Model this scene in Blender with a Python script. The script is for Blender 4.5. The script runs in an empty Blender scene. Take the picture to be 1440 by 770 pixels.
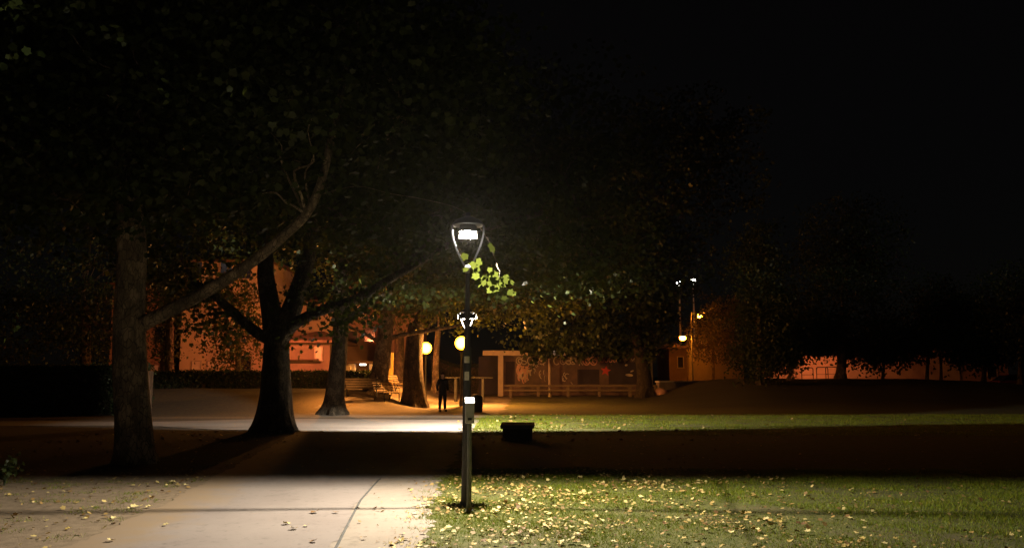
import bpy, math, random
import numpy as np
from mathutils import Vector, Matrix
random.seed(7)
rng = np.random.default_rng(11)
R = math.radians
PI = math.pi
scn = bpy.context.scene
col = scn.collection

# ------------------------------------------------------------------ camera
F, CXP, CYP, HOR = 1130.0, 720.0, 385.0, 527.0        # photograph pixels
EYE = 1.65
PITCH = math.atan((HOR - CYP) / F)
cam_d = bpy.data.cameras.new('camera')
cam = bpy.data.objects.new('camera', cam_d)
col.objects.link(cam)
cam.location = (0, 0, EYE)
cam.rotation_euler = (PI / 2 + PITCH, 0, 0)
cam_d.sensor_width = 36
cam_d.lens = 36 * F / 1440
cam_d.clip_end = 2000
scn.camera = cam


def ray(px, py):
    a, b = (px - CXP) / F, (CYP - py) / F
    return Vector((a, math.cos(PITCH) - b * math.sin(PITCH), math.sin(PITCH) + b * math.cos(PITCH)))


def at(px, py, Y):
    """point seen at a photograph pixel, at the distance Y ahead of the camera"""
    d = ray(px, py)
    k = Y / d.y
    return Vector((d.x * k, Y, EYE + d.z * k))


def xat(px, Y, z=0.0):
    """x of something at distance Y and height z that is seen in pixel column px"""
    dep = Y * math.cos(PITCH) + (z - EYE) * math.sin(PITCH)
    return (px - CXP) / F * dep


def gp(px, py):
    d = ray(px, py)
    k = -EYE / d.z
    return Vector((d.x * k, d.y * k, 0))


def sst(a, b, v):
    t = np.clip((np.asarray(v, float) - a) / (b - a), 0, 1)
    return t * t * (3 - 2 * t)


def H(x, y):
    """height of the ground"""
    bank = 0.95 * sst(32.5, 42, y) * sst(-4.6, -8.0, x) * (1 - 0.3 * sst(-16, -40, x))
    mound = 1.38 * sst(34, 57, y) * sst(8.5, 16, x) * (1 - 0.42 * sst(27, 42, x)) * (1 - 0.75 * sst(60, 68, y))
    w = sst(33.5, 40, y) * 0.03
    return bank + mound + w * np.sin(np.asarray(x) * 1.3 + np.asarray(y) * 0.4) * np.cos(np.asarray(y) * 0.9)


def h(x, y):
    return float(H(x, y))


# ------------------------------------------------------------------ materials
def nodes(name):
    m = bpy.data.materials.new(name)
    m.use_nodes = True
    nt = m.node_tree
    return m, nt, nt.nodes['Principled BSDF'], nt.nodes['Material Output']


def N(nt, typ, **kw):
    n = nt.nodes.new(typ)
    for k, v in kw.items():
        setattr(n, k, v)
    return n


def mixcol(nt, fac, a, b, mode='MIX'):
    n = N(nt, 'ShaderNodeMix', data_type='RGBA', blend_type=mode)
    if isinstance(fac, (int, float)):
        n.inputs['Factor'].default_value = fac
    else:
        nt.links.new(fac, n.inputs['Factor'])
    for s, v in (('A', a), ('B', b)):
        i = [q for q in n.inputs if q.name == s and q.type == 'RGBA'][0]
        if isinstance(v, tuple):
            i.default_value = (*v, 1)
        else:
            nt.links.new(v, i)
    return [q for q in n.outputs if q.type == 'RGBA'][0]


def noise(nt, scale, detail=4, rough=0.55, stretch=None):
    tc = N(nt, 'ShaderNodeTexCoord')
    n = N(nt, 'ShaderNodeTexNoise')
    n.inputs['Scale'].default_value = scale
    n.inputs['Detail'].default_value = detail
    n.inputs['Roughness'].default_value = rough
    if stretch:
        mp = N(nt, 'ShaderNodeMapping')
        mp.inputs['Scale'].default_value = stretch
        nt.links.new(tc.outputs['Object'], mp.inputs['Vector'])
        nt.links.new(mp.outputs['Vector'], n.inputs['Vector'])
    else:
        nt.links.new(tc.outputs['Object'], n.inputs['Vector'])
    return n.outputs['Fac']


def ramp(nt, fac, lo, hi):
    n = N(nt, 'ShaderNodeMapRange', clamp=True)
    n.inputs['From Min'].default_value = lo
    n.inputs['From Max'].default_value = hi
    nt.links.new(fac, n.inputs['Value'])
    return n.outputs['Result']


def bump(nt, bs, height, strength=0.4, dist=0.02):
    b = N(nt, 'ShaderNodeBump')
    b.inputs['Strength'].default_value = strength
    b.inputs['Distance'].default_value = dist
    nt.links.new(height, b.inputs['Height'])
    nt.links.new(b.outputs['Normal'], bs.inputs['Normal'])


def mat(name, c, c2=None, rough=0.7, scale=6, metal=0.0, bmp=0.3, dist=0.01, stretch=None, lo=0.35, hi=0.68):
    m, nt, bs, out = nodes(name)
    c2 = c2 or tuple(v * 0.72 for v in c)
    n = noise(nt, scale, 5, 0.6, stretch)
    f = ramp(nt, n, lo, hi)
    nt.links.new(mixcol(nt, f, c, c2), bs.inputs['Base Color'])
    bs.inputs['Roughness'].default_value = rough
    bs.inputs['Metallic'].default_value = metal
    if bmp:
        n2 = noise(nt, scale * 5, 4, 0.6, stretch)
        bump(nt, bs, n2, bmp, dist)
    return m


def emit(name, c, s):
    m, nt, bs, out = nodes(name)
    bs.inputs['Base Color'].default_value = (*c, 1)
    bs.inputs['Emission Color'].default_value = (*c, 1)
    bs.inputs['Emission Strength'].default_value = s
    bs.inputs['Roughness'].default_value = 0.4
    return m


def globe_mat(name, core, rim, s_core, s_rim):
    """lamp globe with its glow painted on: hot core fading to an orange rim"""
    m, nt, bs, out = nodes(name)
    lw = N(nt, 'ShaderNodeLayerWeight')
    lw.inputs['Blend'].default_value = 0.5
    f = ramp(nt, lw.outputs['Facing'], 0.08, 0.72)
    c = mixcol(nt, f, tuple(v * s_core for v in core), tuple(v * s_rim for v in rim))  # halo of the lamp painted into the globe's rim
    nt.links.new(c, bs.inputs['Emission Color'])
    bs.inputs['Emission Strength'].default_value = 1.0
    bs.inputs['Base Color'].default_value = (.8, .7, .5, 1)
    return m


def leafmat(name, ca, cb, cc, trans=0.45, rough=0.45):
    """leaf: three hues picked per leaf, light passes through"""
    m, nt, bs, out = nodes(name)
    g = N(nt, 'ShaderNodeNewGeometry')
    r = N(nt, 'ShaderNodeValToRGB')
    e = r.color_ramp.elements
    e[0].position, e[0].color = 0.0, (*ca, 1)
    e[1].position, e[1].color = 1.0, (*cc, 1)
    q = e.new(0.6)
    q.color = (*cb, 1)
    nt.links.new(g.outputs['Random Per Island'], r.inputs['Fac'])
    nt.links.new(r.outputs['Color'], bs.inputs['Base Color'])
    bs.inputs['Roughness'].default_value = rough
    bs.inputs['Specular IOR Level'].default_value = 0.3
    if trans:
        t = N(nt, 'ShaderNodeBsdfTranslucent')
        cm = mixcol(nt, 0.5, r.outputs['Color'], (0.14, 0.17, 0.025), 'MIX')
        nt.links.new(cm, t.inputs['Color'])
        mx = N(nt, 'ShaderNodeMixShader')
        mx.inputs[0].default_value = trans
        nt.links.new(bs.outputs[0], mx.inputs[1])
        nt.links.new(t.outputs[0], mx.inputs[2])
        nt.links.new(mx.outputs[0], out.inputs['Surface'])
    return m


def barkmat(name, c, c2):
    m, nt, bs, out = nodes(name)
    n = noise(nt, 5, 6, 0.65, (1, 1, 0.35))
    n2 = noise(nt, 13, 8, 0.75, (1, 1, 0.2))
    blot = ramp(nt, noise(nt, 3.6, 5, 0.6, (1, 1, .6)), 0.5, 0.58)
    c_ = mixcol(nt, ramp(nt, n, 0.35, 0.65), c, c2)
    c_ = mixcol(nt, blot, c_, tuple(min(1, v * 1.5) for v in c))
    tc = N(nt, 'ShaderNodeTexCoord')          # cracks between the bark plates
    mp = N(nt, 'ShaderNodeMapping')
    mp.inputs['Scale'].default_value = (1, 1, .42)
    vo = N(nt, 'ShaderNodeTexVoronoi', feature='DISTANCE_TO_EDGE')
    vo.inputs['Scale'].default_value = 13
    nt.links.new(tc.outputs['Object'], mp.inputs['Vector'])
    nt.links.new(mp.outputs['Vector'], vo.inputs['Vector'])
    c_ = mixcol(nt, ramp(nt, vo.outputs['Distance'], 0.0, 0.07), tuple(v * .45 for v in c2), c_)
    nt.links.new(c_, bs.inputs['Base Color'])
    bs.inputs['Roughness'].default_value = 0.9
    bump(nt, bs, n2, 1.0, 0.14)
    return m


M = {}
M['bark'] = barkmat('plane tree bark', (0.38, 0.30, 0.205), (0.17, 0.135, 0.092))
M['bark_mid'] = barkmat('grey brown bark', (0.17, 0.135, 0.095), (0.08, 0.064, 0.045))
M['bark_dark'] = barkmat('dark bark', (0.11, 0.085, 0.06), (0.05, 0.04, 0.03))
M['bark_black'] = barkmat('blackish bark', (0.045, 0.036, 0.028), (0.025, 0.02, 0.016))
M['leaf'] = leafmat('plane leaves', (0.030, 0.045, 0.013), (0.042, 0.06, 0.016), (0.062, 0.078, 0.020))
M['leaf_dark'] = leafmat('dark leaves', (0.024, 0.040, 0.018), (0.032, 0.052, 0.020), (0.05, 0.065, 0.026), 0.3)
M['leaf_autumn'] = leafmat('autumn leaves', (0.07, 0.07, 0.025), (0.12, 0.09, 0.03), (0.16, 0.10, 0.03), 0.4)
M['hedge'] = leafmat('hedge leaves', (0.025, 0.04, 0.018), (0.035, 0.052, 0.02), (0.045, 0.06, 0.024), 0.2)
M['litter'] = leafmat('fallen leaves', (0.16, 0.09, 0.035), (0.40, 0.27, 0.085), (0.68, 0.56, 0.23), 0.0, 0.6)
M['grass'] = leafmat('grass blades', (0.12, 0.19, 0.008), (0.18, 0.25, 0.010), (0.30, 0.27, 0.026), 0.3, 0.5)
M['lamp_metal'] = mat('lamp paint', (0.05, 0.052, 0.055), rough=0.45, scale=20, metal=0.3, bmp=0.05)
M['lamp_arm'] = mat('lamp arm paint', (0.42, 0.43, 0.44), rough=0.35, scale=20, metal=0.6, bmp=0.05)
M['reflector'] = mat('white reflector', (0.75, 0.75, 0.73), rough=0.35, scale=10, bmp=0.02)
M['pole_wood'] = mat('dark lamp post paint', (0.05, 0.044, 0.036), (0.03, 0.026, 0.022), 0.6, 9, bmp=0.2, stretch=(1, 1, 0.1))
M['galv'] = mat('grey steel paint', (0.12, 0.125, 0.11), (0.085, 0.09, 0.08), 0.6, 14, 0.0, 0.1)
M['box_grey'] = mat('grey box paint', (0.34, 0.34, 0.33), (0.27, 0.27, 0.26), 0.5, 12, 0.0, 0.1)
M['white_paint'] = mat('white paint', (0.78, 0.77, 0.74), (0.66, 0.65, 0.61), 0.5, 9, 0, 0.1)
M['label'] = mat('pale sticker', (0.62, 0.58, 0.46), (0.48, 0.44, 0.34), 0.6, 30, 0, 0.05)
M['concrete'] = mat('concrete', (0.34, 0.33, 0.31), (0.24, 0.235, 0.22), 0.85, 5, 0, 0.4)
M['concrete_dark'] = mat('dark concrete', (0.10, 0.10, 0.095), (0.07, 0.07, 0.065), 0.85, 5, 0, 0.4)
M['plaster'] = mat('plaster', (0.46, 0.42, 0.36), (0.36, 0.32, 0.27), 0.9, 1.2, 0, 0.3)
M['plaster_warm'] = mat('warm plaster', (0.48, 0.38, 0.27), (0.38, 0.30, 0.21), 0.9, 0.8, 0, 0.3)
M['plaster_dim'] = mat('grey brown plaster', (0.17, 0.115, 0.085), (0.12, 0.08, 0.06), 0.9, 0.9, 0, 0.3)
M['plaster_red'] = mat('red plaster', (0.34, 0.22, 0.16), (0.27, 0.17, 0.12), 0.9, 0.8, 0, 0.3)
M['stone'] = mat('stone', (0.36, 0.31, 0.26), (0.25, 0.21, 0.17), 0.9, 3, 0, 0.6, 0.03)
M['roof'] = mat('roof tiles', (0.14, 0.08, 0.06), (0.09, 0.055, 0.04), 0.9, 3, 0, 0.5, 0.03)
M['fascia'] = mat('painted fascia', (0.52, 0.44, 0.36), (0.42, 0.35, 0.28), 0.8, 2, 0, 0.2)
M['timber'] = mat('weathered timber', (0.20, 0.16, 0.115), (0.12, 0.095, 0.065), 0.8, 5, 0, 0.5, stretch=(0.3, 2, 2))
M['slat_shaded'] = mat('shaded bench slat', (0.10, 0.075, 0.05), (0.06, 0.045, 0.03), 0.8, 5, 0, 0.4)  # darker copy of the bench slat, shade put into the colour
M['slat'] = mat('bench slat', (0.42, 0.29, 0.16), (0.30, 0.20, 0.11), 0.7, 7, 0, 0.3, stretch=(0.3, 2, 2))
M['iron'] = mat('dark iron', (0.035, 0.035, 0.035), rough=0.6, scale=12, metal=0.5, bmp=0.1)
M['glass_dark'] = mat('dark window pane', (0.02, 0.022, 0.025), rough=0.12, scale=2, bmp=0)
M['shutter'] = mat('window shutter', (0.52, 0.45, 0.38), (0.44, 0.37, 0.30), 0.7, 3, 0, 0.2, stretch=(1, 1, 8))
M['board_yellow'] = mat('yellow notice board', (0.72, 0.50, 0.10), (0.62, 0.42, 0.08), 0.6, 5, 0, 0.1)
M['poster'] = mat('faded poster', (0.12, 0.10, 0.08), (0.20, 0.16, 0.12), 0.6, 9, 0, 0.05)
M['mural'] = mat('mural wall', (0.18, 0.125, 0.11), (0.08, 0.065, 0.07), 0.85, 0.9, 0, 0.2)
M['mural_dark'] = mat('dark mural panel', (0.05, 0.042, 0.06), (0.035, 0.03, 0.042), 0.85, 1.5, 0, 0.2)
M['spray_pale'] = mat('pale spray paint', (0.55, 0.50, 0.44), (0.38, 0.33, 0.28), 0.7, 3, 0, 0)
M['spray_pink'] = mat('pink spray paint', (0.66, 0.38, 0.32), (0.5, 0.28, 0.22), 0.7, 3, 0, 0)
M['spray_red'] = mat('red spray paint', (0.62, 0.08, 0.06), (0.5, 0.06, 0.05), 0.7, 3, 0, 0)
M['skin'] = mat('skin', (0.42, 0.27, 0.20), (0.38, 0.24, 0.17), 0.6, 20, 0, 0.05)
M['coat'] = mat('dark coat', (0.020, 0.018, 0.020), rough=0.9, scale=30, bmp=0.3)
M['trousers'] = mat('dark trousers', (0.018, 0.018, 0.022), rough=0.9, scale=30, bmp=0.3)
M['hair'] = mat('dark hair', (0.02, 0.014, 0.01), rough=0.6, scale=60, bmp=0.3)
M['car_paint'] = mat('car paint', (0.16, 0.03, 0.03), (0.14, 0.026, 0.026), 0.25, 2, 0.2, 0)
M['tail'] = mat('red lens', (0.5, 0.02, 0.02), rough=0.2, scale=2, bmp=0)
M['rubber'] = mat('rubber', (0.02, 0.02, 0.02), rough=0.8, scale=8)
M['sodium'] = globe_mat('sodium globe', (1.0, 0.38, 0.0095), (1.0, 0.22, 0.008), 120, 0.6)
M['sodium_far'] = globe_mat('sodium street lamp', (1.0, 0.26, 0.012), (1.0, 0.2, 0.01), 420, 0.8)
M['assumed_lamp_hot'] = emit('assumed street lantern', (1.0, 0.22, 0.07), 2200)  # lens of the assumed lamp added to light the apartment house
M['assumed_lamp_low'] = emit('low assumed street lantern', (1.0, 0.22, 0.07), 620)  # weaker lens for the assumed lamp added before the street wall
M['white_lamp'] = emit('white lantern', (1.0, 0.97, 0.86), 26)
M['bulb'] = emit('lit lens', (1.0, 0.91, 0.76), 120)
M['tube_lamp'] = emit('small white lamp', (1.0, 0.95, 0.75), 5)
M['eave_lamp'] = emit('eave lamp', (1.0, 0.97, 0.85), 8)


def groundmat():
    m, nt, bs, out = nodes('park ground')
    a = N(nt, 'ShaderNodeAttribute', attribute_name='dirt')
    n1 = noise(nt, 0.9, 5, 0.6)
    n2 = noise(nt, 7, 6, 0.65)
    n3 = noise(nt, 60, 4, 0.6)
    grass = mixcol(nt, ramp(nt, n2, 0.35, 0.65), (0.065, 0.08, 0.014), (0.12, 0.11, 0.03))
    grass = mixcol(nt, ramp(nt, n1, 0.5, 0.72), grass, (0.11, 0.085, 0.045))
    dirt = mixcol(nt, ramp(nt, n2, 0.35, 0.7), (0.27, 0.205, 0.135), (0.15, 0.11, 0.068))
    dirt = mixcol(nt, ramp(nt, n3, 0.6, 0.75), dirt, (0.33, 0.265, 0.19))
    add = N(nt, 'ShaderNodeMath', operation='MULTIPLY_ADD')
    nt.links.new(n2, add.inputs[0])
    add.inputs[1].default_value = 0.7
    nt.links.new(a.outputs['Fac'], add.inputs[2])
    f = ramp(nt, add.outputs[0], 0.75, 0.95)
    mo = N(nt, 'ShaderNodeAttribute', attribute_name='mound_shade')
    grass = mixcol(nt, mo.outputs['Fac'], grass, (0.022, 0.024, 0.012))  # shade of the mound put into the grass colour
    de = N(nt, 'ShaderNodeAttribute', attribute_name='earth_shade')
    dirt = mixcol(nt, de.outputs['Fac'], dirt, mixcol(nt, ramp(nt, n2, 0.35, 0.7), (0.085, 0.066, 0.046), (0.045, 0.036, 0.026)))  # earth colour darkened in place of shade
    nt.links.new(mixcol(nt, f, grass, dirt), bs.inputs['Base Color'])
    bs.inputs['Roughness'].default_value = 0.95
    bump(nt, bs, mixcol(nt, 0.5, n2, n3), 0.6, 0.03)
    return m


def pathmat(name, c, c2, grit, soil=None):
    m, nt, bs, out = nodes(name)
    n1 = noise(nt, 0.6, 5, 0.6)
    n2 = noise(nt, 130, 3, 0.6)
    n3 = noise(nt, 9, 6, 0.7)
    c_ = mixcol(nt, ramp(nt, n1, 0.35, 0.65), c, c2)
    c_ = mixcol(nt, ramp(nt, n3, 0.56, 0.78), c_, tuple(v * 0.55 for v in c2))
    c_ = mixcol(nt, ramp(nt, noise(nt, 2.3, 8, 0.75), 0.56, 0.7), c_, tuple(v * 0.72 for v in c2))
    c_ = mixcol(nt, ramp(nt, n2, 0.62, 0.74), c_, grit)
    if soil:          # earth trodden over the left edge
        a = N(nt, 'ShaderNodeAttribute', attribute_name='rim')
        ad = N(nt, 'ShaderNodeMath', operation='MULTIPLY_ADD')
        nt.links.new(noise(nt, 2.2, 6, 0.65), ad.inputs[0])
        ad.inputs[1].default_value = 1.5
        nt.links.new(a.outputs['Fac'], ad.inputs[2])
        c_ = mixcol(nt, ramp(nt, ad.outputs[0], 1.0, 1.55), c_, soil)
    nt.links.new(c_, bs.inputs['Base Color'])
    bs.inputs['Roughness'].default_value = 0.9
    bump(nt, bs, n2, 0.35, 0.006)
    return m


M['ground'] = groundmat()
M['asphalt'] = pathmat('worn pale asphalt', (0.25, 0.215, 0.195), (0.205, 0.172, 0.155), (0.31, 0.28, 0.25), (0.25, 0.185, 0.12))
M['gravel'] = pathmat('gravel verge', (0.31, 0.265, 0.22), (0.24, 0.20, 0.16), (0.15, 0.125, 0.10))
M['road'] = pathmat('street asphalt', (0.10, 0.098, 0.095), (0.08, 0.078, 0.075), (0.14, 0.135, 0.13))


# ------------------------------------------------------------------ mesh helpers
class MB:
    def __init__(self):
        self.v, self.f, self.mi = [], [], []

    def add(self, verts, faces, mi=0):
        o = len(self.v)
        self.v.extend([tuple(p) for p in verts])
        self.f.extend([tuple(i + o for i in q) for q in faces])
        self.mi.extend([mi] * len(faces))
        return self

    def box(self, c, s, rz=0.0, mi=0, bev=0.0, rx=0.0):
        """box by centre and size; bev > 0 chamfers all edges"""
        hx, hy, hz = s[0] / 2, s[1] / 2, s[2] / 2
        rm = Matrix.Rotation(rz, 3, 'Z') @ Matrix.Rotation(rx, 3, 'X')
        c = Vector(c)
        if bev <= 0:
            vs = [Vector((sx * hx, sy * hy, sz * hz)) for sz in (-1, 1) for sy in (-1, 1) for sx in (-1, 1)]
            fs = [(0, 2, 3, 1), (4, 5, 7, 6), (0, 1, 5, 4), (2, 6, 7, 3), (0, 4, 6, 2), (1, 3, 7, 5)]
        else:
            b = min(bev, hx * .9, hy * .9, hz * .9)
            vs, idx = [], {}
            for sx in (-1, 1):
                for sy in (-1, 1):
                    for sz in (-1, 1):
                        for ax in range(3):
                            p = [sx * (hx - b), sy * (hy - b), sz * (hz - b)]
                            p[ax] = (sx * hx, sy * hy, sz * hz)[ax]
                            idx[sx, sy, sz, ax] = len(vs)
                            vs.append(Vector(p))
            fs = []
            for ax in range(3):
                o1, o2 = (ax + 1) % 3, (ax + 2) % 3
                for s_ in (-1, 1):
                    q = []
                    for a_, b_ in ((-1, -1), (1, -1), (1, 1), (-1, 1)):
                        k = [0, 0, 0]
                        k[ax], k[o1], k[o2] = s_, a_, b_
                        q.append(idx[(*k, ax)])
                    fs.append(tuple(q if s_ > 0 else q[::-1]))
                for a_ in (-1, 1):
                    for b_ in (-1, 1):
                        k0, k1 = [0, 0, 0], [0, 0, 0]
                        k0[ax], k1[ax] = -1, 1
                        k0[o1] = k1[o1] = a_
                        k0[o2] = k1[o2] = b_
                        fs.append((idx[(*k0, o1)], idx[(*k1, o1)], idx[(*k1, o2)], idx[(*k0, o2)]))
            for sx in (-1, 1):
                for sy in (-1, 1):
                    for sz in (-1, 1):
                        fs.append(tuple(idx[sx, sy, sz, a] for a in range(3)))
        return self.add([c + rm @ p for p in vs], fs, mi)

    def tube(self, pts, rad, n=8, mi=0, caps=True, flat=None, fluting=None):
        """swept tube through pts with radii; flat = (wide, thin) scale of the section"""
        pts = [Vector(p) for p in pts]
        if not hasattr(rad, '__len__'):
            rad = [rad] * len(pts)
        o = len(self.v)
        up = None
        for i, p in enumerate(pts):
            t = (pts[min(i + 1, len(pts) - 1)] - pts[max(i - 1, 0)]).normalized()
            if up is None:
                up = Vector((1, 0, 0)) if abs(t.x) < 0.9 else Vector((0, 1, 0))
            a = (up - t * up.dot(t)).normalized()
            b = t.cross(a)
            up = a
            for k in range(n):
                th = 2 * PI * k / n
                r = rad[i]
                if fluting:
                    r *= fluting(i, th)
                fx, fy = flat or (1, 1)
                self.v.append(tuple(p + a * (math.cos(th) * r * fx) + b * (math.sin(th) * r * fy)))
        for i in range(len(pts) - 1):
            for k in range(n):
                k2 = (k + 1) % n
                self.f.append((o + i * n + k, o + i * n + k2, o + (i + 1) * n + k2, o + (i + 1) * n + k))
                self.mi.append(mi)
        if caps:
            self.f.append(tuple(o + k for k in range(n))[::-1])
            self.f.append(tuple(o + (len(pts) - 1) * n + k for k in range(n)))
            self.mi += [mi, mi]
        return self

    def lathe(self, prof, c=(0, 0, 0), n=20, mi=0):
        """profile [(r, z)] round the vertical axis"""
        o = len(self.v)
        for r, z in prof:
            for k in range(n):
                th = 2 * PI * k / n
                self.v.append((c[0] + r * math.cos(th), c[1] + r * math.sin(th), c[2] + z))
        for i in range(len(prof) - 1):
            for k in range(n):
                k2 = (k + 1) % n
                self.f.append((o + i * n + k, o + i * n + k2, o + (i + 1) * n + k2, o + (i + 1) * n + k))
                self.mi.append(mi)
        return self

    def ball(self, c, r, n=16, m=10, mi=0):
        rx, ry, rz = r if hasattr(r, '__len__') else (r, r, r)
        o = len(self.v)
        for i in range(m + 1):
            ph = PI * i / m
            s = max(math.sin(ph), 1e-3)
            for k in range(n):
                th = 2 * PI * k / n
                self.v.append((c[0] + rx * s * math.cos(th), c[1] + ry * s * math.sin(th), c[2] - rz * math.cos(ph)))
        for i in range(m):
            for k in range(n):
                k2 = (k + 1) % n
                self.f.append((o + i * n + k, o + i * n + k2, o + (i + 1) * n + k2, o + (i + 1) * n + k))
                self.mi.append(mi)
        return self

    def build(self, name, mats, parent=None, smooth=False, loc=None):
        me = bpy.data.meshes.new(name)
        me.from_pydata(self.v, [], self.f)
        for m in (mats if isinstance(mats, (list, tuple)) else [mats]):
            me.materials.append(m)
        if any(self.mi):
            me.polygons.foreach_set('material_index', self.mi)
        if smooth:
            me.polygons.foreach_set('use_smooth', [True] * len(me.polygons))
            me.set_sharp_from_angle(angle=R(38))
        me.update()
        o = bpy.data.objects.new(name, me)
        col.objects.link(o)
        if parent:
            o.parent = parent
        if loc is not None:
            o.location = loc
        return o


def tag(o, label=None, cat=None, group=None, kind=None):
    if label:
        o['label'] = label
    if cat:
        o['category'] = cat
    if group:
        o['group'] = group
    if kind:
        o['kind'] = kind
    return o


def thing(name, label, cat, loc=(0, 0, 0), rz=0.0, group=None):
    o = bpy.data.objects.new(name, None)
    o.empty_display_size = 0.2
    col.objects.link(o)
    o.location = loc
    o.rotation_euler = (0, 0, rz)
    return tag(o, label, cat, group)


def copy_tree(o, parent=None):
    c = o.copy()
    col.objects.link(c)
    if parent:
        c.parent = parent
    for ch in list(o.children):
        copy_tree(ch, c)
    return c


def catmull(pts, sub=5):
    pts = [np.array(p, float) for p in pts]
    out = []
    for i in range(len(pts) - 1):
        p0, p1, p2, p3 = pts[max(i - 1, 0)], pts[i], pts[i + 1], pts[min(i + 2, len(pts) - 1)]
        for k in range(sub):
            t = k / sub
            out.append(0.5 * (2 * p1 + (p2 - p0) * t + (2 * p0 - 5 * p1 + 4 * p2 - p3) * t ** 2 + (3 * p1 - p0 - 3 * p2 + p3) * t ** 3))
    out.append(pts[-1])
    return out


# ------------------------------------------------------------------ leaves
PALM = np.array([(0, 0, 0), (.20, -.08, .03), (.47, .06, .09), (.42, .30, .05), (.56, .58, .10), (.27, .64, .04), (0, 1, .02),
                 (-.27, .64, .04), (-.56, .58, .10), (-.42, .30, .05), (-.47, .06, .09), (-.20, -.08, .03)])
OVAL = np.array([(0, 0, 0), (.30, .35, .08), (.22, .75, .05), (0, 1, -.03), (-.22, .75, .05), (-.30, .35, .08)])
DIAM = np.array([(0, 0, 0), (.34, .5, .1), (0, 1, 0), (-.34, .5, .1)])
BLADE = np.array([(-.5, 0, 0), (.5, 0, 0), (0, 1, .25)])


def frames(tip, nor):
    """rows x (side), y (tip), z (normal)"""
    y = tip / np.linalg.norm(tip, axis=1, keepdims=True)
    x = np.cross(y, nor)
    x /= np.linalg.norm(x, axis=1, keepdims=True) + 1e-9
    z = np.cross(x, y)
    return x, y, z


def leafmesh(name, P, tip, nor, size, tmpl, material, parent=None, wide=None, loc=None):
    n, k = len(P), len(tmpl)
    x, y, z = frames(tip, nor)
    s = size[:, None, None]
    w = s if wide is None else wide[:, None, None]
    V = P[:, None, :] + w * tmpl[None, :, 0:1] * x[:, None, :] + s * tmpl[None, :, 1:2] * y[:, None, :] + s * tmpl[None, :, 2:3] * z[:, None, :]
    me = bpy.data.meshes.new(name)
    me.vertices.add(n * k)
    me.vertices.foreach_set('co', V.reshape(-1).astype(np.float32))
    me.loops.add(n * k)
    me.loops.foreach_set('vertex_index', np.arange(n * k, dtype=np.int32))
    me.polygons.add(n)
    me.polygons.foreach_set('loop_start', np.arange(0, n * k, k, dtype=np.int32))
    me.polygons.foreach_set('loop_total', np.full(n, k, dtype=np.int32))
    me.materials.append(material)
    me.update(calc_edges=True)
    o = bpy.data.objects.new(name, me)
    col.objects.link(o)
    if parent:
        o.parent = parent
    if loc is not None:
        o.location = loc
    return o


def unit(n):
    v = rng.normal(size=(n, 3))
    return v / np.linalg.norm(v, axis=1, keepdims=True)


def sample_lobes(lobes, ncl, shell=2.4):
    """clump centres inside the ellipsoids (c, r), crowded towards the outside"""
    vol = np.array([r[0] * r[1] * r[2] for c, r in lobes]) ** 0.8
    pick = rng.choice(len(lobes), ncl, p=vol / vol.sum())
    C = np.array([c for c, r in lobes], float)[pick]
    Rr = np.array([r for c, r in lobes], float)[pick]
    u = unit(ncl)
    # uneven outline: the radius swells and shrinks with direction
    wob = 1 + 0.16 * np.sin(u[:, 0] * 5 + pick) * np.cos(u[:, 1] * 4 + 2 * pick) + 0.12 * np.sin(u[:, 2] * 7 + pick)
    rad = rng.random(ncl) ** (1 / shell) * wob
    return C + u * Rr * rad[:, None]


def clump_leaves(cl, per, spread):
    n = len(cl) * per
    P = np.repeat(cl, per, 0) + rng.normal(size=(n, 3)) * spread * np.array([1, 1, 0.62])
    tip = unit(n) + np.array([0, 0, -0.55])
    nor = unit(n) * 0.8 + np.array([0, 0, 0.8])
    return P, tip, nor


def limb(mb, p0, p1, r0, r1, sag=0.0, wig=0.25, n=7, seed=0):
    """a bent tapering limb from p0 to p1"""
    p0, p1 = np.array(p0, float), np.array(p1, float)
    L = np.linalg.norm(p1 - p0)
    k = 5
    rs = random.Random(seed)
    pts = []
    for i in range(k + 1):
        t = i / k
        p = p0 + (p1 - p0) * t
        e = math.sin(PI * t)
        p = p + np.array([rs.uniform(-1, 1), rs.uniform(-1, 1), rs.uniform(-.6, .6)]) * wig * e * L * 0.22
        p[2] += sag * e * L * 0.25
        pts.append(p)
    pts = catmull(pts, 3)
    m = len(pts)
    rad = [r0 + (r1 - r0) * (i / (m - 1)) ** 0.8 for i in range(m)]
    mb.tube(pts, rad, n)
    return pts


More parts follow.
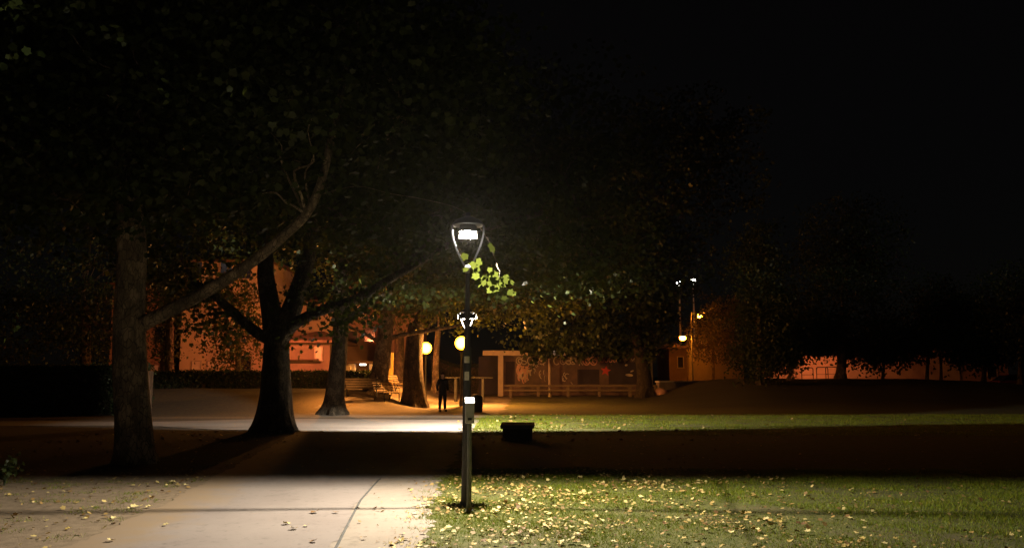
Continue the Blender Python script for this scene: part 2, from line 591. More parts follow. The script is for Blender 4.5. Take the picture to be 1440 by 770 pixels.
def tree(name, label, base, rad, trunk, limbs, lobes, leaves, size, per=26, spread=0.45, tmpl=PALM, leaf='leaf', bark='bark',
         flare=0.8, group='park trees', twigs=60, sprays=None, seed=1, cat='tree', spray_size=.058):
    """trunk: points from the base; limbs: [(points, r0, r1)]; lobes: crown ellipsoids; all in world metres"""
    base = np.array(base, float)
    root = thing(name, label, cat, tuple(base), 0, group)
    mb = MB()
    rs = random.Random(seed)
    tp = catmull([np.array(p, float) - base for p in trunk], 8)
    m = len(tp)
    top = tp[-1]
    ph = rs.uniform(0, 6)
    hts = [p[2] - tp[0][2] for p in tp]

    def flute(i, th):
        f = flare * math.exp(-max(hts[i], 0) / (rad * 0.85))
        return 1 + f * (0.55 + 0.45 * math.cos(5 * th + ph) + 0.25 * math.cos(3 * th + 2 * ph)) + 0.05 * math.sin(3 * th + hts[i] * 1.3 + ph) + 0.03 * math.sin(7 * th - hts[i] * 2.1)
    rr = [rad * (1 - 0.32 * (i / (m - 1))) for i in range(m)]
    tp[0][2] -= 0.15
    mb.tube(tp, rr, 22, fluting=flute)
    ends = [(top, rr[-1] * 0.55)]
    for pts, r0, r1 in limbs:
        q = catmull([np.array(p, float) - base for p in pts], 6)
        mb.tube(q, [r0 + (r1 - r0) * (i / (len(q) - 1)) for i in range(len(q))], 12)
        ends.append((q[-1], r1))
        ends.append((q[len(q) * 2 // 3], r1 * 1.1))
    # boughs from the nearest limb end into the crown
    lob = [(np.array(c, float) - base, r) for c, r in lobes]
    ncl = max(4, leaves // per)
    cl = sample_lobes(lob, ncl)
    for j, (c, r) in enumerate(lob):
        e, er = min(ends, key=lambda q: np.linalg.norm(q[0] - c) + rs.random())
        pts = limb(mb, e, c, er * 0.8, 0.035, 0.2, 0.5, 7, seed * 31 + j)
        ends.append((pts[-1], 0.05))
        ends.append((pts[len(pts) // 2], 0.06))
    E = np.array([e[0] for e in ends])
    for j in range(min(twigs, ncl)):
        c = cl[j]
        k = int(np.argmin(np.linalg.norm(E - c, axis=1)))
        if np.linalg.norm(E[k] - c) < 6:
            limb(mb, E[k], c, min(0.05, ends[k][1] * 0.6), 0.008, 0.15, 0.5, 4, seed * 97 + j)
    mb.build('trunk', M[bark], root, True)
    P, tip, nor = clump_leaves(cl, per, spread)
    nspr = 0
    if sprays is not None:
        nspr = len(sprays[0])
        P = np.concatenate([P, sprays[0] - base]); tip = np.concatenate([tip, sprays[1]]); nor = np.concatenate([nor, sprays[2]])
    sz = size * (0.65 + 0.6 * rng.random(len(P)))
    if nspr:
        sz[-nspr:] = spray_size * (1 + .8 * rng.random(nspr))
    leafmesh('crown', P, tip, nor, sz, tmpl, M[leaf], root)
    return root


# ------------------------------------------------------------------ ground, paths
xs = np.unique(np.round(np.concatenate([np.linspace(-400, -40, 14), np.linspace(-40, -12, 30), np.linspace(-12, 12, 160), np.linspace(12, 45, 60), np.linspace(45, 400, 14)]), 4))
ys = np.unique(np.round(np.concatenate([np.linspace(-60, 5, 10), np.linspace(5, 14, 70), np.linspace(14, 35, 70), np.linspace(35, 75, 90), np.linspace(75, 600, 14)]), 4))
GX, GY = np.meshgrid(xs, ys)
GZ = H(GX, GY)


def edge(tab):
    ty = np.array([p[1] for p in tab]); tx = np.array([p[0] for p in tab])
    return lambda y: np.interp(y, ty, tx)


ge = [gp(px, py) for px, py in ((590, 769), (596, 735), (606, 700), (618, 675), (640, 640), (655, 606))]
grass_x = edge([(p.x - 0.2, 2.0) if i < 0 else (p.x, p.y) for i, p in enumerate(ge)] + [(-1.5, 28), (-1.2, 33), (-1.0, 38), (-2.0, 52), (-3, 70), (-3, 200)])
ae = [gp(px, py) for px, py in ((470, 769), (486, 738), (505, 703), (530, 675), (570, 648), (630, 606))]
asph_r = edge([(ae[0].x - .3, 2.0)] + [(p.x, p.y) for p in ae])
le = [gp(px, py) for px, py in ((95, 769), (180, 732), (240, 704), (272, 686), (330, 655), (395, 620), (420, 604))]
asph_l = edge([(le[0].x - 1.0, 2.0)] + [(p.x, p.y) for p in le])

dirt = 1 - sst(-0.35, 0.25, GX - grass_x(GY))
# grass tongues and thinning under the trees on the right
far_r = sst(33, 36, GY) * sst(-4, 1, GX)
dirt = np.where(GY > 60, np.maximum(dirt, 0.2), dirt) * (1 - 0.0 * far_r)
dirt = np.where((GX < -7.5) & (GY > 33) & (GY < 43), 0.62, dirt)
me = bpy.data.meshes.new('ground')
ny, nx = GX.shape
idx = np.arange(nx * ny).reshape(ny, nx)
quads = np.stack([idx[:-1, :-1], idx[:-1, 1:], idx[1:, 1:], idx[1:, :-1]], -1).reshape(-1, 4)
me.from_pydata(np.stack([GX, GY, GZ], -1).reshape(-1, 3).tolist(), [], quads.tolist())
me.polygons.foreach_set('use_smooth', [True] * len(me.polygons))
me.materials.append(M['ground'])
at_ = me.attributes.new('dirt', 'FLOAT', 'POINT')
at_.data.foreach_set('value', dirt.reshape(-1).astype(np.float32))
shade_e = np.maximum(sst(13, 15, GY) * (1 - sst(31, 32.5, GY)), sst(31, 33, GY) * (1 - sst(-10.6, -8.6, GX + (GY - 38) * .12)))  # unlit band between the lamps and dim left bank, painted darker
me.attributes.new('earth_shade', 'FLOAT', 'POINT').data.foreach_set('value', shade_e.reshape(-1).astype(np.float32))
shade_g = sst(36, 42, GY) * sst(5.0, 11, GX)  # where the mound is painted darker to stand in for shade
me.attributes.new('mound_shade', 'FLOAT', 'POINT').data.foreach_set('value', shade_g.reshape(-1).astype(np.float32))
g_ob = bpy.data.objects.new('ground', me)
col.objects.link(g_ob)
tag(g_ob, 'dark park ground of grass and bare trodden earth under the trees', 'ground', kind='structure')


def strip(name, fl, fr, ya, yb, n, m, z, material, jit=0.0, along_x=False, label=None):
    v, f = [], []
    for i in range(n + 1):
        y = ya + (yb - ya) * i / n
        a, b = float(fl(y)), float(fr(y))
        a += jit * (math.sin(y * 3.1) * .5 + math.sin(y * 7.7 + 1) * .3 + random.uniform(-.5, .5))
        b += jit * (math.sin(y * 2.7 + 2) * .5 + math.sin(y * 8.3) * .3 + random.uniform(-.5, .5))
        for k in range(m + 1):
            x = a + (b - a) * k / m
            px_, py_ = (y, x) if along_x else (x, y)
            v.append((px_, py_, h(px_, py_) + z))
    for i in range(n):
        for k in range(m):
            q = i * (m + 1) + k
            t = (q, q + 1, q + m + 2, q + m + 1)
            f.append(t[::-1] if along_x else t)
    mb = MB()
    mb.add(v, f)
    o = mb.build(name, material, None, True)
    rim = []
    for i in range(n + 1):
        y = ya + (yb - ya) * i / n
        wd = abs(float(fr(y)) - float(fl(y)))
        for k in range(m + 1):
            rim.append(0.0 if along_x else max(0.0, 1 - (wd * k / m) / 1.1))
    o.data.attributes.new('rim', 'FLOAT', 'POINT').data.foreach_set('value', rim)
    return tag(o, label, 'path', kind='structure')


strip('path', asph_l, asph_r, 1.5, 24.6, 240, 26, 0.008, M['asphalt'], 0.05, label='pale worn asphalt path running from the near lamp into the dark')
strip('gravel_verge', lambda y: asph_r(y) - 0.1, lambda y: grass_x(y) + 0.05, 1.5, 24.6, 240, 4, 0.004, M['gravel'], 0.10,
      label='gravel verge between the asphalt path and the lawn')
strip('crossing_path', lambda x: 24.5 + 0.3 * math.sin(x * .5) + 2.4 * (1 - float(sst(-13, -8.5, x))), lambda x: 30.6 + 0.3 * math.sin(x * .6) - 1.3 * (1 - float(sst(-13, -9, x))), -60, -1.2, 220, 4, 0.012, M['asphalt'], 0.12, True,
      label='pale path crossing under the far white lamp')
strip('plaza', lambda y: -7.6 + 1.2 * math.sin(y * .3) + 0.06 * (y - 31), lambda y: -0.6 + 0.02 * (y - 31), 32.0, 62, 120, 10, 0.006, M['gravel'], 0.25,
      label='orange lit gravel square beyond the crossing path')
strip('road', lambda y: 12, lambda y: 80, 67.5, 75, 20, 60, 0.02, M['road'], 0, label='street behind the grassy mound on the right')

# edging between asphalt and verge
mb = MB()
pts = [(float(asph_r(y)) + 0.02, y, 0.006) for y in np.linspace(1.5, 13.2, 60)]
mb.tube(pts, 0.013, 6, flat=(1.2, 0.6))
tag(mb.build('kerb', M['concrete_dark'], None, True), 'thin dark edging along the asphalt path', 'kerb', kind='structure')

# ------------------------------------------------------------------ lawn blades and fallen leaves


def grass_patch(n, x0, x1, y0, y1, hh, ww, bias=1.0):
    u = rng.random(n) ** bias
    y = y0 + (y1 - y0) * u
    x = x0 + (x1 - x0) * rng.random(n)
    jitter = 0.10 * np.sin(y * 9) + 0.12 * np.sin(y * 23 + x) + rng.normal(size=n) * 0.10
    keep = (x > grass_x(y) + jitter)
    # thin bare patches
    bare = np.sin(x * 1.1 + 1.7) * np.sin(y * 1.7 + .4) + 0.6 * np.sin(x * 2.3 + y * 1.9)
    keep &= (bare < 0.75) | (rng.random(n) < 0.3)
    x, y = x[keep], y[keep]
    n = len(x)
    P = np.stack([x, y, H(x, y) - 0.004], 1)
    tip = np.stack([rng.normal(size=n) * .55, rng.normal(size=n) * .55, np.ones(n)], 1)
    nor = np.stack([rng.normal(size=n), rng.normal(size=n), np.zeros(n) + .1], 1)
    patch = 0.75 + 0.45 * np.sin(x * 2.1 + 3 * np.sin(y * 1.3)) * np.sin(y * 2.6 + x)
    return P, tip, nor, hh * (0.5 + 0.9 * rng.random(n)) * np.clip(patch, 0.45, 1.3), ww * (0.6 + 0.8 * rng.random(n))


parts = [grass_patch(210000, -1.4, 9.5, 6.6, 14.5, 0.050, 0.0062, 1.0), grass_patch(165000, -1.8, 26, 22.5, 34.5, 0.06, 0.012)]
# weeds and dry tufts on the trodden earth left of the path
cxw = rng.uniform(-9.5, -3.4, 130); cyw = rng.uniform(7.0, 13.6, 130)
kw = cxw < asph_l(cyw) - 0.15
cxw, cyw = cxw[kw], cyw[kw]
wx = np.repeat(cxw, 60) + rng.normal(size=60 * len(cxw)) * .11; wy = np.repeat(cyw, 60) + rng.normal(size=60 * len(cxw)) * .09
nw = len(wx)
parts.append((np.stack([wx, wy, H(wx, wy) - .004], 1), np.stack([rng.normal(size=nw) * .8, rng.normal(size=nw) * .8, np.ones(nw)], 1), np.stack([rng.normal(size=nw), rng.normal(size=nw), np.zeros(nw) + .1], 1),
              .045 * (.4 + rng.random(nw)), .006 * (.6 + .8 * rng.random(nw))))
P, T_, N_, S_, W_ = [np.concatenate([p[i] for p in parts]) for i in range(5)]
o = leafmesh('grass', P, T_, N_, S_, BLADE, M['grass'], None, W_)
tag(o, 'short lit grass of the lawn beside the path', 'grass', kind='stuff')


def scatter(n, fx, fy):
    x, y = fx(n), fy(n)
    return x, y


def leaf_set(x, y, lift):
    n = len(x)
    P = np.stack([x, y, H(x, y) + lift + 0.012 * rng.random(n)], 1)
    a = rng.random(n) * 2 * PI
    tip = np.stack([np.cos(a), np.sin(a), rng.normal(size=n) * .22], 1)
    nor = np.stack([rng.normal(size=n) * .45, rng.normal(size=n) * .45, np.ones(n)], 1)
    return P, tip, nor


def lawn_leaves(n, x0, x1, y0, y1, keepf):
    x = x0 + (x1 - x0) * rng.random(n)
    y = y0 + (y1 - y0) * rng.random(n)
    clus = 0.5 + 0.5 * np.sin(x * 1.9 + 1.3 * np.sin(y * 1.7)) * np.sin(y * 2.3 + .7 * x)
    k = rng.random(n) < keepf(x, y) * (0.12 + 0.88 * clus ** 2.0)
    k &= x > grass_x(y) - 0.25 + 0.2 * rng.normal(size=n)
    return x[k], y[k]


dens = lambda x, y: np.clip(0.9 * np.exp(-((x + .2) / 1.0) ** 2 - ((y - 10) / 2.0) ** 2) + 1.15 * np.exp(-((x - 0.9) / 2.6) ** 2) + 0.07, 0, 1)
xa, ya = lawn_leaves(21000, -1.3, 9, 6.8, 14.5, dens)
xb, yb = lawn_leaves(6000, -2.2, 16, 15, 34, lambda x, y: np.clip(0.8 * np.exp(-((x - 0) / 4.0) ** 2) + 0.1, 0, 1))
# verge, left earth
xc = rng.uniform(-8.5, -3.0, 900); yc = rng.uniform(7.2, 14.5, 900)
kc = (xc < asph_l(yc) - 0.05)
xc, yc = xc[kc], yc[kc]
xd = rng.uniform(-12, -2, 500); yd = rng.uniform(14, 24, 500)
yv = rng.uniform(7.2, 13, 90); xv = asph_r(yv) + (grass_x(yv) - asph_r(yv)) * rng.random(90) ** 0.6
X = np.concatenate([xa, xb, xc, xd, xv]); Y = np.concatenate([ya, yb, yc, yd, yv])
lift = np.where(X > grass_x(Y), 0.012 + 0.024 * rng.random(len(X)), 0.014)
size = 0.020 + 0.045 * rng.random(len(X)) ** 1.9
size = np.where(Y > 20, size * 1.9, size)
dist = np.hypot(X, Y)
order = np.argsort(-(size / dist) * np.where(dist < 6.5, 0, 1))
P, T_, N_ = leaf_set(X, Y, lift)
big, rest = order[:230], order[230:]
o = leafmesh('leaf_litter', P[rest], T_[rest], N_[rest], size[rest], PALM, M['litter'])
tag(o, 'scattered pale yellow autumn leaves lying in the lawn and on the earth', 'leaf litter', kind='stuff')
protos = []
LIT = [leafmat('fallen leaf %s' % n_, a, b, c, 0, 0.6) for n_, a, b, c in (
    ('cream', (0.62, 0.51, 0.22), (0.66, 0.56, 0.26), (0.70, 0.60, 0.30)), ('yellow', (0.46, 0.34, 0.10), (0.5, 0.38, 0.12), (0.52, 0.4, 0.13)),
    ('brown', (0.18, 0.10, 0.045), (0.2, 0.115, 0.05), (0.22, 0.13, 0.055)))]


def single_leaf(material):
    V = PALM.copy()
    V[:, 1] -= 0.4
    cur = random.uniform(0.1, 0.5)
    V[:, 2] = V[:, 2] * 1.6 + cur * (V[:, 0] ** 2) * 0.9 + random.uniform(-.2, .25) * V[:, 1] ** 2
    mb = MB()
    vs = [tuple(p) for p in V] + [(0, 0.05, 0.02)]
    mb.add(vs, [(i, (i + 1) % 12, 12) for i in range(12)])
    mb.tube([(0, -.4, 0), (0.04, -.62, .02), (0.10, -.85, .01)], [0.014, 0.012, 0.010], 4)
    return mb


for k in range(9):
    m_ = LIT[(0, 0, 1, 0, 1, 2, 0, 1, 2)[k]]
    o = single_leaf(m_).build('fallen_leaf', m_, None, False)
    protos.append(o)
KIND = ('cream', 'cream', 'yellow', 'cream', 'yellow', 'brown', 'cream', 'yellow', 'brown')
used = set()


def put_leaf(x, y, z, s, where, k=None):
    k = random.randrange(9) if k is None else k
    if k not in used:
        o = protos[k]; used.add(k)
    else:
        o = protos[k].copy(); col.objects.link(o)
    o.location = (x, y, z)
    o.rotation_euler = (random.uniform(-.3, .3), random.uniform(-.3, .3), random.uniform(0, 6.28))
    o.scale = (s, s, s)
    tag(o, 'single fallen %s plane leaf lying %s' % (KIND[k], where), 'fallen leaf', '%s fallen leaves %s' % (KIND[k], where))


for i in big:
    x, y = float(X[i]), float(Y[i])
    if x > grass_x(y):
        w = 'on the lit lawn'
    elif x > asph_r(y):
        w = 'on the gravel verge'
    else:
        w = 'on the bare earth left of the path'
    put_leaf(x, y, h(x, y) + (0.035 if x > grass_x(y) else 0.018), float(size[i]) * 1.05, w)
for px, py in ((233, 740), (431, 741), (402, 738), (413, 745), (156, 762), (210, 714), (189, 714), (160, 730), (262, 683), (243, 679), (441, 763), (472, 722), (442, 722)):
    p = gp(px, py)
    put_leaf(p.x, p.y, 0.022, random.uniform(.06, .11), 'on the asphalt path', k=5 if px in (441, 472, 442) else random.choice((0, 1, 3, 6)))
for k in range(9):
    if k not in used:
        bpy.data.objects.remove(protos[k])

# ------------------------------------------------------------------ park lamps (lyre heads)
ZS = 3.47                                     # height of the light source
SODG = 'orange globe lamps of the square'


def park_lamp(label, x, y, rz, far):
    r = thing('park_lamp', label, 'street lamp', (x, y, 0), rz, 'white lyre shaped park lamps')
    mb = MB()
    mb.lathe([(0.0, 0.0), (0.105, 0.0), (0.105, 0.02), (0.08, 0.04), (0.066, 0.08), (0.060, 0.5), (0.056, 0.52), (0.052, 2.0), (0.040, 2.02), (0.026, 2.98), (0.0, 2.98)], n=18)
    mb.build('pole', M['pole_wood'], r, True)
    mb = MB()
    mb.lathe([(0.0, 0.0), (0.030, 0.0), (0.034, 0.05), (0.036, 0.09), (0.03, 0.10), (0.0, 0.112)], (0, 0, 2.97), 16)
    mb.build('collar', M['lamp_arm'], r, True)
    for s in (-1, 1):
        mb = MB()
        pts = catmull([(s * .035, -.012, 3.06), (s * .075, -.014, 3.13), (s * .135, -.016, 3.26), (s * .180, -.016, 3.38), (s * .205, -.016, 3.50), (s * .207, -.016, 3.605)], 4)
        vs, fs = [], []
        for i, p in enumerate(pts):      # flat bar, broad side to the lens
            t = Vector(pts[min(i + 1, len(pts) - 1)]) - Vector(pts[max(i - 1, 0)])
            t.normalize()
            nn = Vector((t.z, 0, -t.x)) * .0115
            for q, e in ((-1, -1), (1, -1), (1, 1), (-1, 1)):
                vs.append(Vector(p) + nn * q + Vector((0, .0026 * e, 0)))
        for i in range(len(pts) - 1):
            for k in range(4):
                fs.append((4 * i + k, 4 * i + (k + 1) % 4, 4 * i + 4 + (k + 1) % 4, 4 * i + 4 + k))
        fs += [(0, 3, 2, 1), tuple(4 * (len(pts) - 1) + k for k in range(4))]
        mb.add(vs, fs)
        mb.build('arm', M['lamp_arm'], r, True)
    mb = MB()
    mb.lathe([(0.0, 3.606), (0.05, 3.606), (0.205, 3.602), (0.216, 3.606), (0.21, 3.625), (0.16, 3.68), (0.08, 3.715), (0.03, 3.73), (0.03, 3.775), (0.0, 3.785)], n=28)
    mb.build('cap', M['lamp_metal'], r, True)
    mb = MB()
    mb.ball((0, -0.047, ZS + .044), (0.110, 0.062, 0.034), 24, 12)
    mb.build('lens', M['bulb'], r, True)
    mb = MB()
    n = 28
    vs, fs = [], []
    for z_, k_ in ((ZS + .047, 1.0), (ZS + .060, 1.04), (3.607, .92)):
        for i in range(n):
            th = 2 * PI * i / n
            vs.append((.116 * k_ * math.cos(th), -.042 + .074 * k_ * math.sin(th), z_))
    for q in range(2):
        for i in range(n):
            i2 = (i + 1) % n
            fs.append((q * n + i, q * n + i2, (q + 1) * n + i2, (q + 1) * n + i))
    fs.append(tuple(range(n))[::-1])
    mb.add(vs, fs).build('housing', M['lamp_metal'], r)
    # the shield that keeps the light off one side
    mb = MB()
    if not far:
        a, drop, wd, kx = 0.020, 0.034, 0.118, 0.10
        top_ = 0.006
    else:
        a, drop, wd, kx = 0.020, 0.068, 0.27, 0.75
        top_ = 0.03
    n = 60
    vs, fs = [], []
    for i in range(n + 1):
        xx = -wd + 2 * wd * i / n
        yy = a - kx * xx * xx
        tp_ = .09 if far else .016 + .03 * math.sqrt(max(0, 1 - (xx / .118) ** 2))
        if not far and -.007 < xx < .018:
            tp_ = .0005
        vs += [(xx, yy, ZS - drop), (xx, yy, ZS + tp_), (xx, yy + .003, ZS + tp_), (xx, yy + .003, ZS - drop)]
    for i in range(n):
        q = 4 * i
        for k in range(4):
            fs.append((q + k, q + (k + 1) % 4, q + 4 + (k + 1) % 4, q + 4 + k))
    fs += [(0, 1, 2, 3), (4 * n, 4 * n + 3, 4 * n + 2, 4 * n + 1)]
    mb.add(vs, fs)
    if not far:
        mb.box((.005, a + .0045, ZS + .0265), (.05, .003, .047))     # upper half of the slot closed
    for s in (-1, 1):      # brackets up to the cap
        mb.box((s * wd * .93, a - kx * (wd * .93) ** 2 + .008, ZS + .06), (.008, .008, .15))
    mb.build('shield', M['iron'], r)
    if far:
        mb = MB()  # plates added to trim the beam and keep the hedge dark
        mb.box((-.085, -0.165, ZS - .0245), (0.45, 0.004, 0.089))
        mb.box((.216, -0.165, ZS - .002), (0.15, 0.004, 0.044))
        mb.box((.29, -.09, ZS + .0), (.004, .15, .15))
        for xx in (-.29, .12):
            mb.box((xx, -.165, ZS + .05), (.006, .004, .146))
        mb.build('visor', M['iron'], r)
    else:
        for za, zb, w in ((EYE + .155, EYE + .24, .058), (EYE - .065, EYE + .045, .05)):
            mb = MB()
            n = 8
            vs, fs = [], []
            for i in range(n + 1):
                th = -PI / 2 + (i / n - .5) * w / .055 * 1.2
                for z in (za, zb):
                    vs.append((0.0565 * math.cos(th), 0.0565 * math.sin(th), z))
            for i in range(n):
                fs.append((2 * i, 2 * i + 2, 2 * i + 3, 2 * i + 1))
            mb.add(vs, fs)
            mb.build('sticker', M['label'], r)
    ld = bpy.data.lights.new('lamp_light', 'POINT')
    ld.energy = 2500 if not far else 5200
    ld.color = (1.0, 0.87, 0.68)
    ld.shadow_soft_size = 0.0075
    lo = bpy.data.objects.new('lamp_light', ld)
    col.objects.link(lo)
    lo.parent = r
    lo.location = (0, 0, ZS - .002)
    return r


LX, LY = xat(655.5, 10.45), 10.45
park_lamp('near lamp post with a lit white lens and pale curved arms at the lawn edge', LX, LY, R(-0.6), False)
FX, FY = xat(655.5, 25.2), 25.2
park_lamp('far lamp post with a shielded lens, standing where the paths cross', FX, FY, R(181), True)

# dispenser post in front of the near lamp
dx, dy = xat(659.5, 10.15), 10.15
r = thing('dispenser_post', 'thin grey steel post carrying a small grey box with a white lid', 'dispenser', (dx, dy, 0), R(6))
MB().lathe([(0, -.05), (0.055, -.05), (0.055, .012), (0.030, .02), (0.028, 1.06), (0.0, 1.06)], n=14).build('post', M['galv'], r, True)
b_ = MB().box((0, -0.01, 1.18), (0.112, 0.09, 0.25), 0, 0, 0.008).build('box', M['box_grey'], r)
MB().box((0, -0.058, 1.11), (0.05, 0.012, 0.03), 0, 0, 0.004).build('slot', M['iron'], b_)
mb = MB()
v = [(-.058, -.06, 1.306), (.058, -.06, 1.306), (.058, .04, 1.306), (-.058, .04, 1.306), (-.058, -.05, 1.318), (.058, -.05, 1.318), (.058, .04, 1.372), (-.058, .04, 1.372)]
mb.add(v, [(0, 3, 2, 1), (4, 5, 6, 7), (0, 1, 5, 4), (1, 2, 6, 5), (2, 3, 7, 6), (3, 0, 4, 7)])
mb.build('lid', M['white_paint'], r)

# concrete block seat
p = at(728, 632, 0)if False else gp(728, 618)
r = thing('block_seat', 'low dark concrete block seat with a paler slab top on the lawn', 'seat', (p.x, p.y, 0), R(-4))
MB().box((0, 0, .14), (0.74, 0.50, 0.34), 0, 0, 0.02).build('base', M['concrete_dark'], r)
MB().box((0, 0, .365), (0.86, 0.60, 0.10), 0, 0, 0.015, R(4)).build('top_slab', M['concrete'], r)


# ------------------------------------------------------------------ globe lamps
def globe_lamp(label, x, y, z, rad, material, group, name='globe_lamp', pole=M['iron'], watts=3900, shade=None):
    g = h(x, y)
    r = thing(name, label, 'street lamp', (x, y, g), 0, group)
    zz = z - g
    MB().lathe([(0, -.1), (0.11, -.1), (0.11, .25), (0.06, .35), (0.045, zz - rad - .05), (0.0, zz - rad - .05)], n=12).build('pole', pole, r, True)
    MB().lathe([(0, zz - rad - .06), (.10, zz - rad - .05), (.13, zz - rad * .88), (0, zz - rad * .86)], n=14).build('collar', pole, r, True)
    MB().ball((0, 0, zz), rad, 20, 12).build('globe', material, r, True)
    if shade is not None:
        mb = MB()
        vs, fs = [], []
        n = 18
        for i in range(n + 1):
            th = shade - PI * .55 + PI * 1.1 * i / n
            for q in (rad * 1.25, rad * 1.29):
                for z in (zz - rad * 2.4, zz + rad * 1.2):
                    vs.append((q * math.cos(th), q * math.sin(th), z))
        for i in range(n):
            a, b = 4 * i, 4 * i + 4
            fs += [(a, b, b + 1, a + 1), (a + 2, a + 3, b + 3, b + 2), (a, a + 2, b + 2, b), (a + 1, b + 1, b + 3, a + 3)]
        mb.add(vs, fs).build('shield', M['iron'], r)
    ld = bpy.data.lights.new('globe_light', 'POINT')
    ld.energy = watts
    ld.color = (1.0, 0.37, 0.075)
    ld.shadow_soft_size = 0.05
    lo = bpy.data.objects.new('globe_light', ld)
    col.objects.link(lo)
    lo.parent = r
    lo.location = (0, .24, zz - rad - .02) if shade is None else (-.19 * math.cos(shade), -.19 * math.sin(shade), zz - rad - .02)
    MB().lathe([(0, zz + rad + .05), (.06, zz + rad + .03), (.12, zz + rad * .9), (0, zz + rad * .9)], n=14).build('cap', pole, r, True)
    return r


p = at(649, 482, 43.2)
globe_lamp('bright orange globe lamp of the square seen right behind the near lamp post', p.x, p.y, p.z, 0.37, M['sodium'], SODG)  # globe drawn oversize so that its rim reads as glow
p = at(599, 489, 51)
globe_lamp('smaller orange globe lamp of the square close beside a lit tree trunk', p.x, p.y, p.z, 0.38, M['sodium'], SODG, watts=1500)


p = at(475, 482, 36.6)  # lamp added behind the trunk to brighten the bank
globe_lamp('added shielded orange globe lamp, unseen behind the straight plane tree, brightening the bank', p.x, p.y, p.z, 0.16, M['sodium'], SODG, watts=720, shade=R(50))


def street_lamp(label, px, py, Y, rad, material, group, reach=0.9, shade=False):
    p = at(px, py, Y)
    g = h(p.x, p.y)
    r = thing('street_lamp', label, 'street lamp', (p.x, p.y, g), 0, group)
    zz = p.z - g
    mb = MB()
    pts = catmull([(reach, .1, -.2), (reach, .1, zz * .6), (reach, .1, zz + .1), (reach * .8, .1, zz + .32), (0.1, 0, zz + .30)], 5)
    mb.tube(pts, [0.08 - .035 * i / (len(pts) - 1) for i in range(len(pts))], 10)
    mb.build('pole', M['galv'], r, True)
    MB().lathe([(0, zz + .34), (rad * .8, zz + .30), (rad * 1.15, zz + rad * .6), (rad * 1.1, zz + rad * .5), (0, zz + rad * .5)], n=16).build('hood', M['lamp_metal'], r, True)
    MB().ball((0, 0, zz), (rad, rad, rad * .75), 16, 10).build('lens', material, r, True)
    if shade:      # added shield on the park side, keeps the light off the park
        mb = MB()
        vs, fs = [], []
        n = 18
        for i in range(n + 1):
            th = PI + .25 + (PI - .5) * i / n
            for q in (rad * 1.3, rad * 1.34):
                for z in (zz - rad * 1.6, zz + rad * .9):
                    vs.append((q * math.cos(th), q * math.sin(th), z))
        for i in range(n):
            a, b = 4 * i, 4 * i + 4
            fs += [(a, b, b + 1, a + 1), (a + 2, a + 3, b + 3, b + 2), (a, a + 2, b + 2, b), (a + 1, b + 1, b + 3, a + 3)]
        mb.add(vs, fs).build('shield', M['iron'], r)
    return r


OSL = 'orange street lamps'
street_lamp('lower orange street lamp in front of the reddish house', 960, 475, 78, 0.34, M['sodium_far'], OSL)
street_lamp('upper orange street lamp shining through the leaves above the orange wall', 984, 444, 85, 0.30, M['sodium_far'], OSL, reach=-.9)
street_lamp('assumed street lamp, unseen behind the forked trunk, added to light the apartment house', 388, 452, 52, 0.26, M['assumed_lamp_hot'], OSL, reach=.3, shade=True)  # lamp assumed from the orange facade, added out of sight behind the trunk
street_lamp('assumed street lamp, unseen behind the right hand tree, added to light the street wall', 1184, 503, 73, 0.26, M['assumed_lamp_low'], OSL, reach=.2, shade=True)  # also an assumed lamp, added unseen to make the street wall orange


def floodlight(label, px, py, Y):
    p = at(px, py, Y)
    g = h(p.x, p.y)
    r = thing('tall_floodlight', label, 'floodlight', (p.x, p.y, g), 0, 'tall white floodlights')
    zz = p.z - g
    MB().lathe([(0, -.1), (.16, -.1), (.14, zz * .5), (.09, zz - .3), (0, zz - .3)], n=10).build('pole', M['white_paint'], r, True)
    MB().lathe([(0, zz + .55), (.3, zz + .45), (.38, zz + .2), (.35, zz + .12), (0, zz + .14)], n=14).build('hood', M['lamp_metal'], r, True)
    MB().ball((0, 0, zz), (.36, .36, .32), 14, 8).build('lens', M['white_lamp'], r, True)


floodlight('tall white floodlight with its pale pole showing below', 955, 397, 104)
floodlight('tall white floodlight just right of the other, without a visible pole', 974.5, 394, 118)


# ------------------------------------------------------------------ trees of the square
def P3(px, py, Y):
    return tuple(at(px, py, Y))


# near left plane tree
y1 = 15.6
b1 = (xat(192, y1), y1, 0)
spr_c = [P3(700, 397, 8.75), P3(690, 389, 8.75), P3(709, 392, 8.7), P3(694, 403, 8.8), P3(682, 381, 8.9), P3(676, 372, 8.6), P3(718, 400, 8.75), P3(692, 350, 7.4), P3(651, 354, 7.3), P3(664, 384, 8.7)]
sp, st, sn = [], [], []
for j, c in enumerate(spr_c):
    k = 6 if j < 4 else 3 if j < 7 else 1
    for q in range(k):
        sp.append(np.array(c) + rng.normal(size=3) * 0.062)
        st.append(np.array([rng.normal() * .7 + .3, -0.1 + rng.normal() * .3, -0.7 + rng.normal() * .4]))
        sn.append(np.array([rng.normal() * .35, -1.0, 0.5 + rng.normal() * .3]))
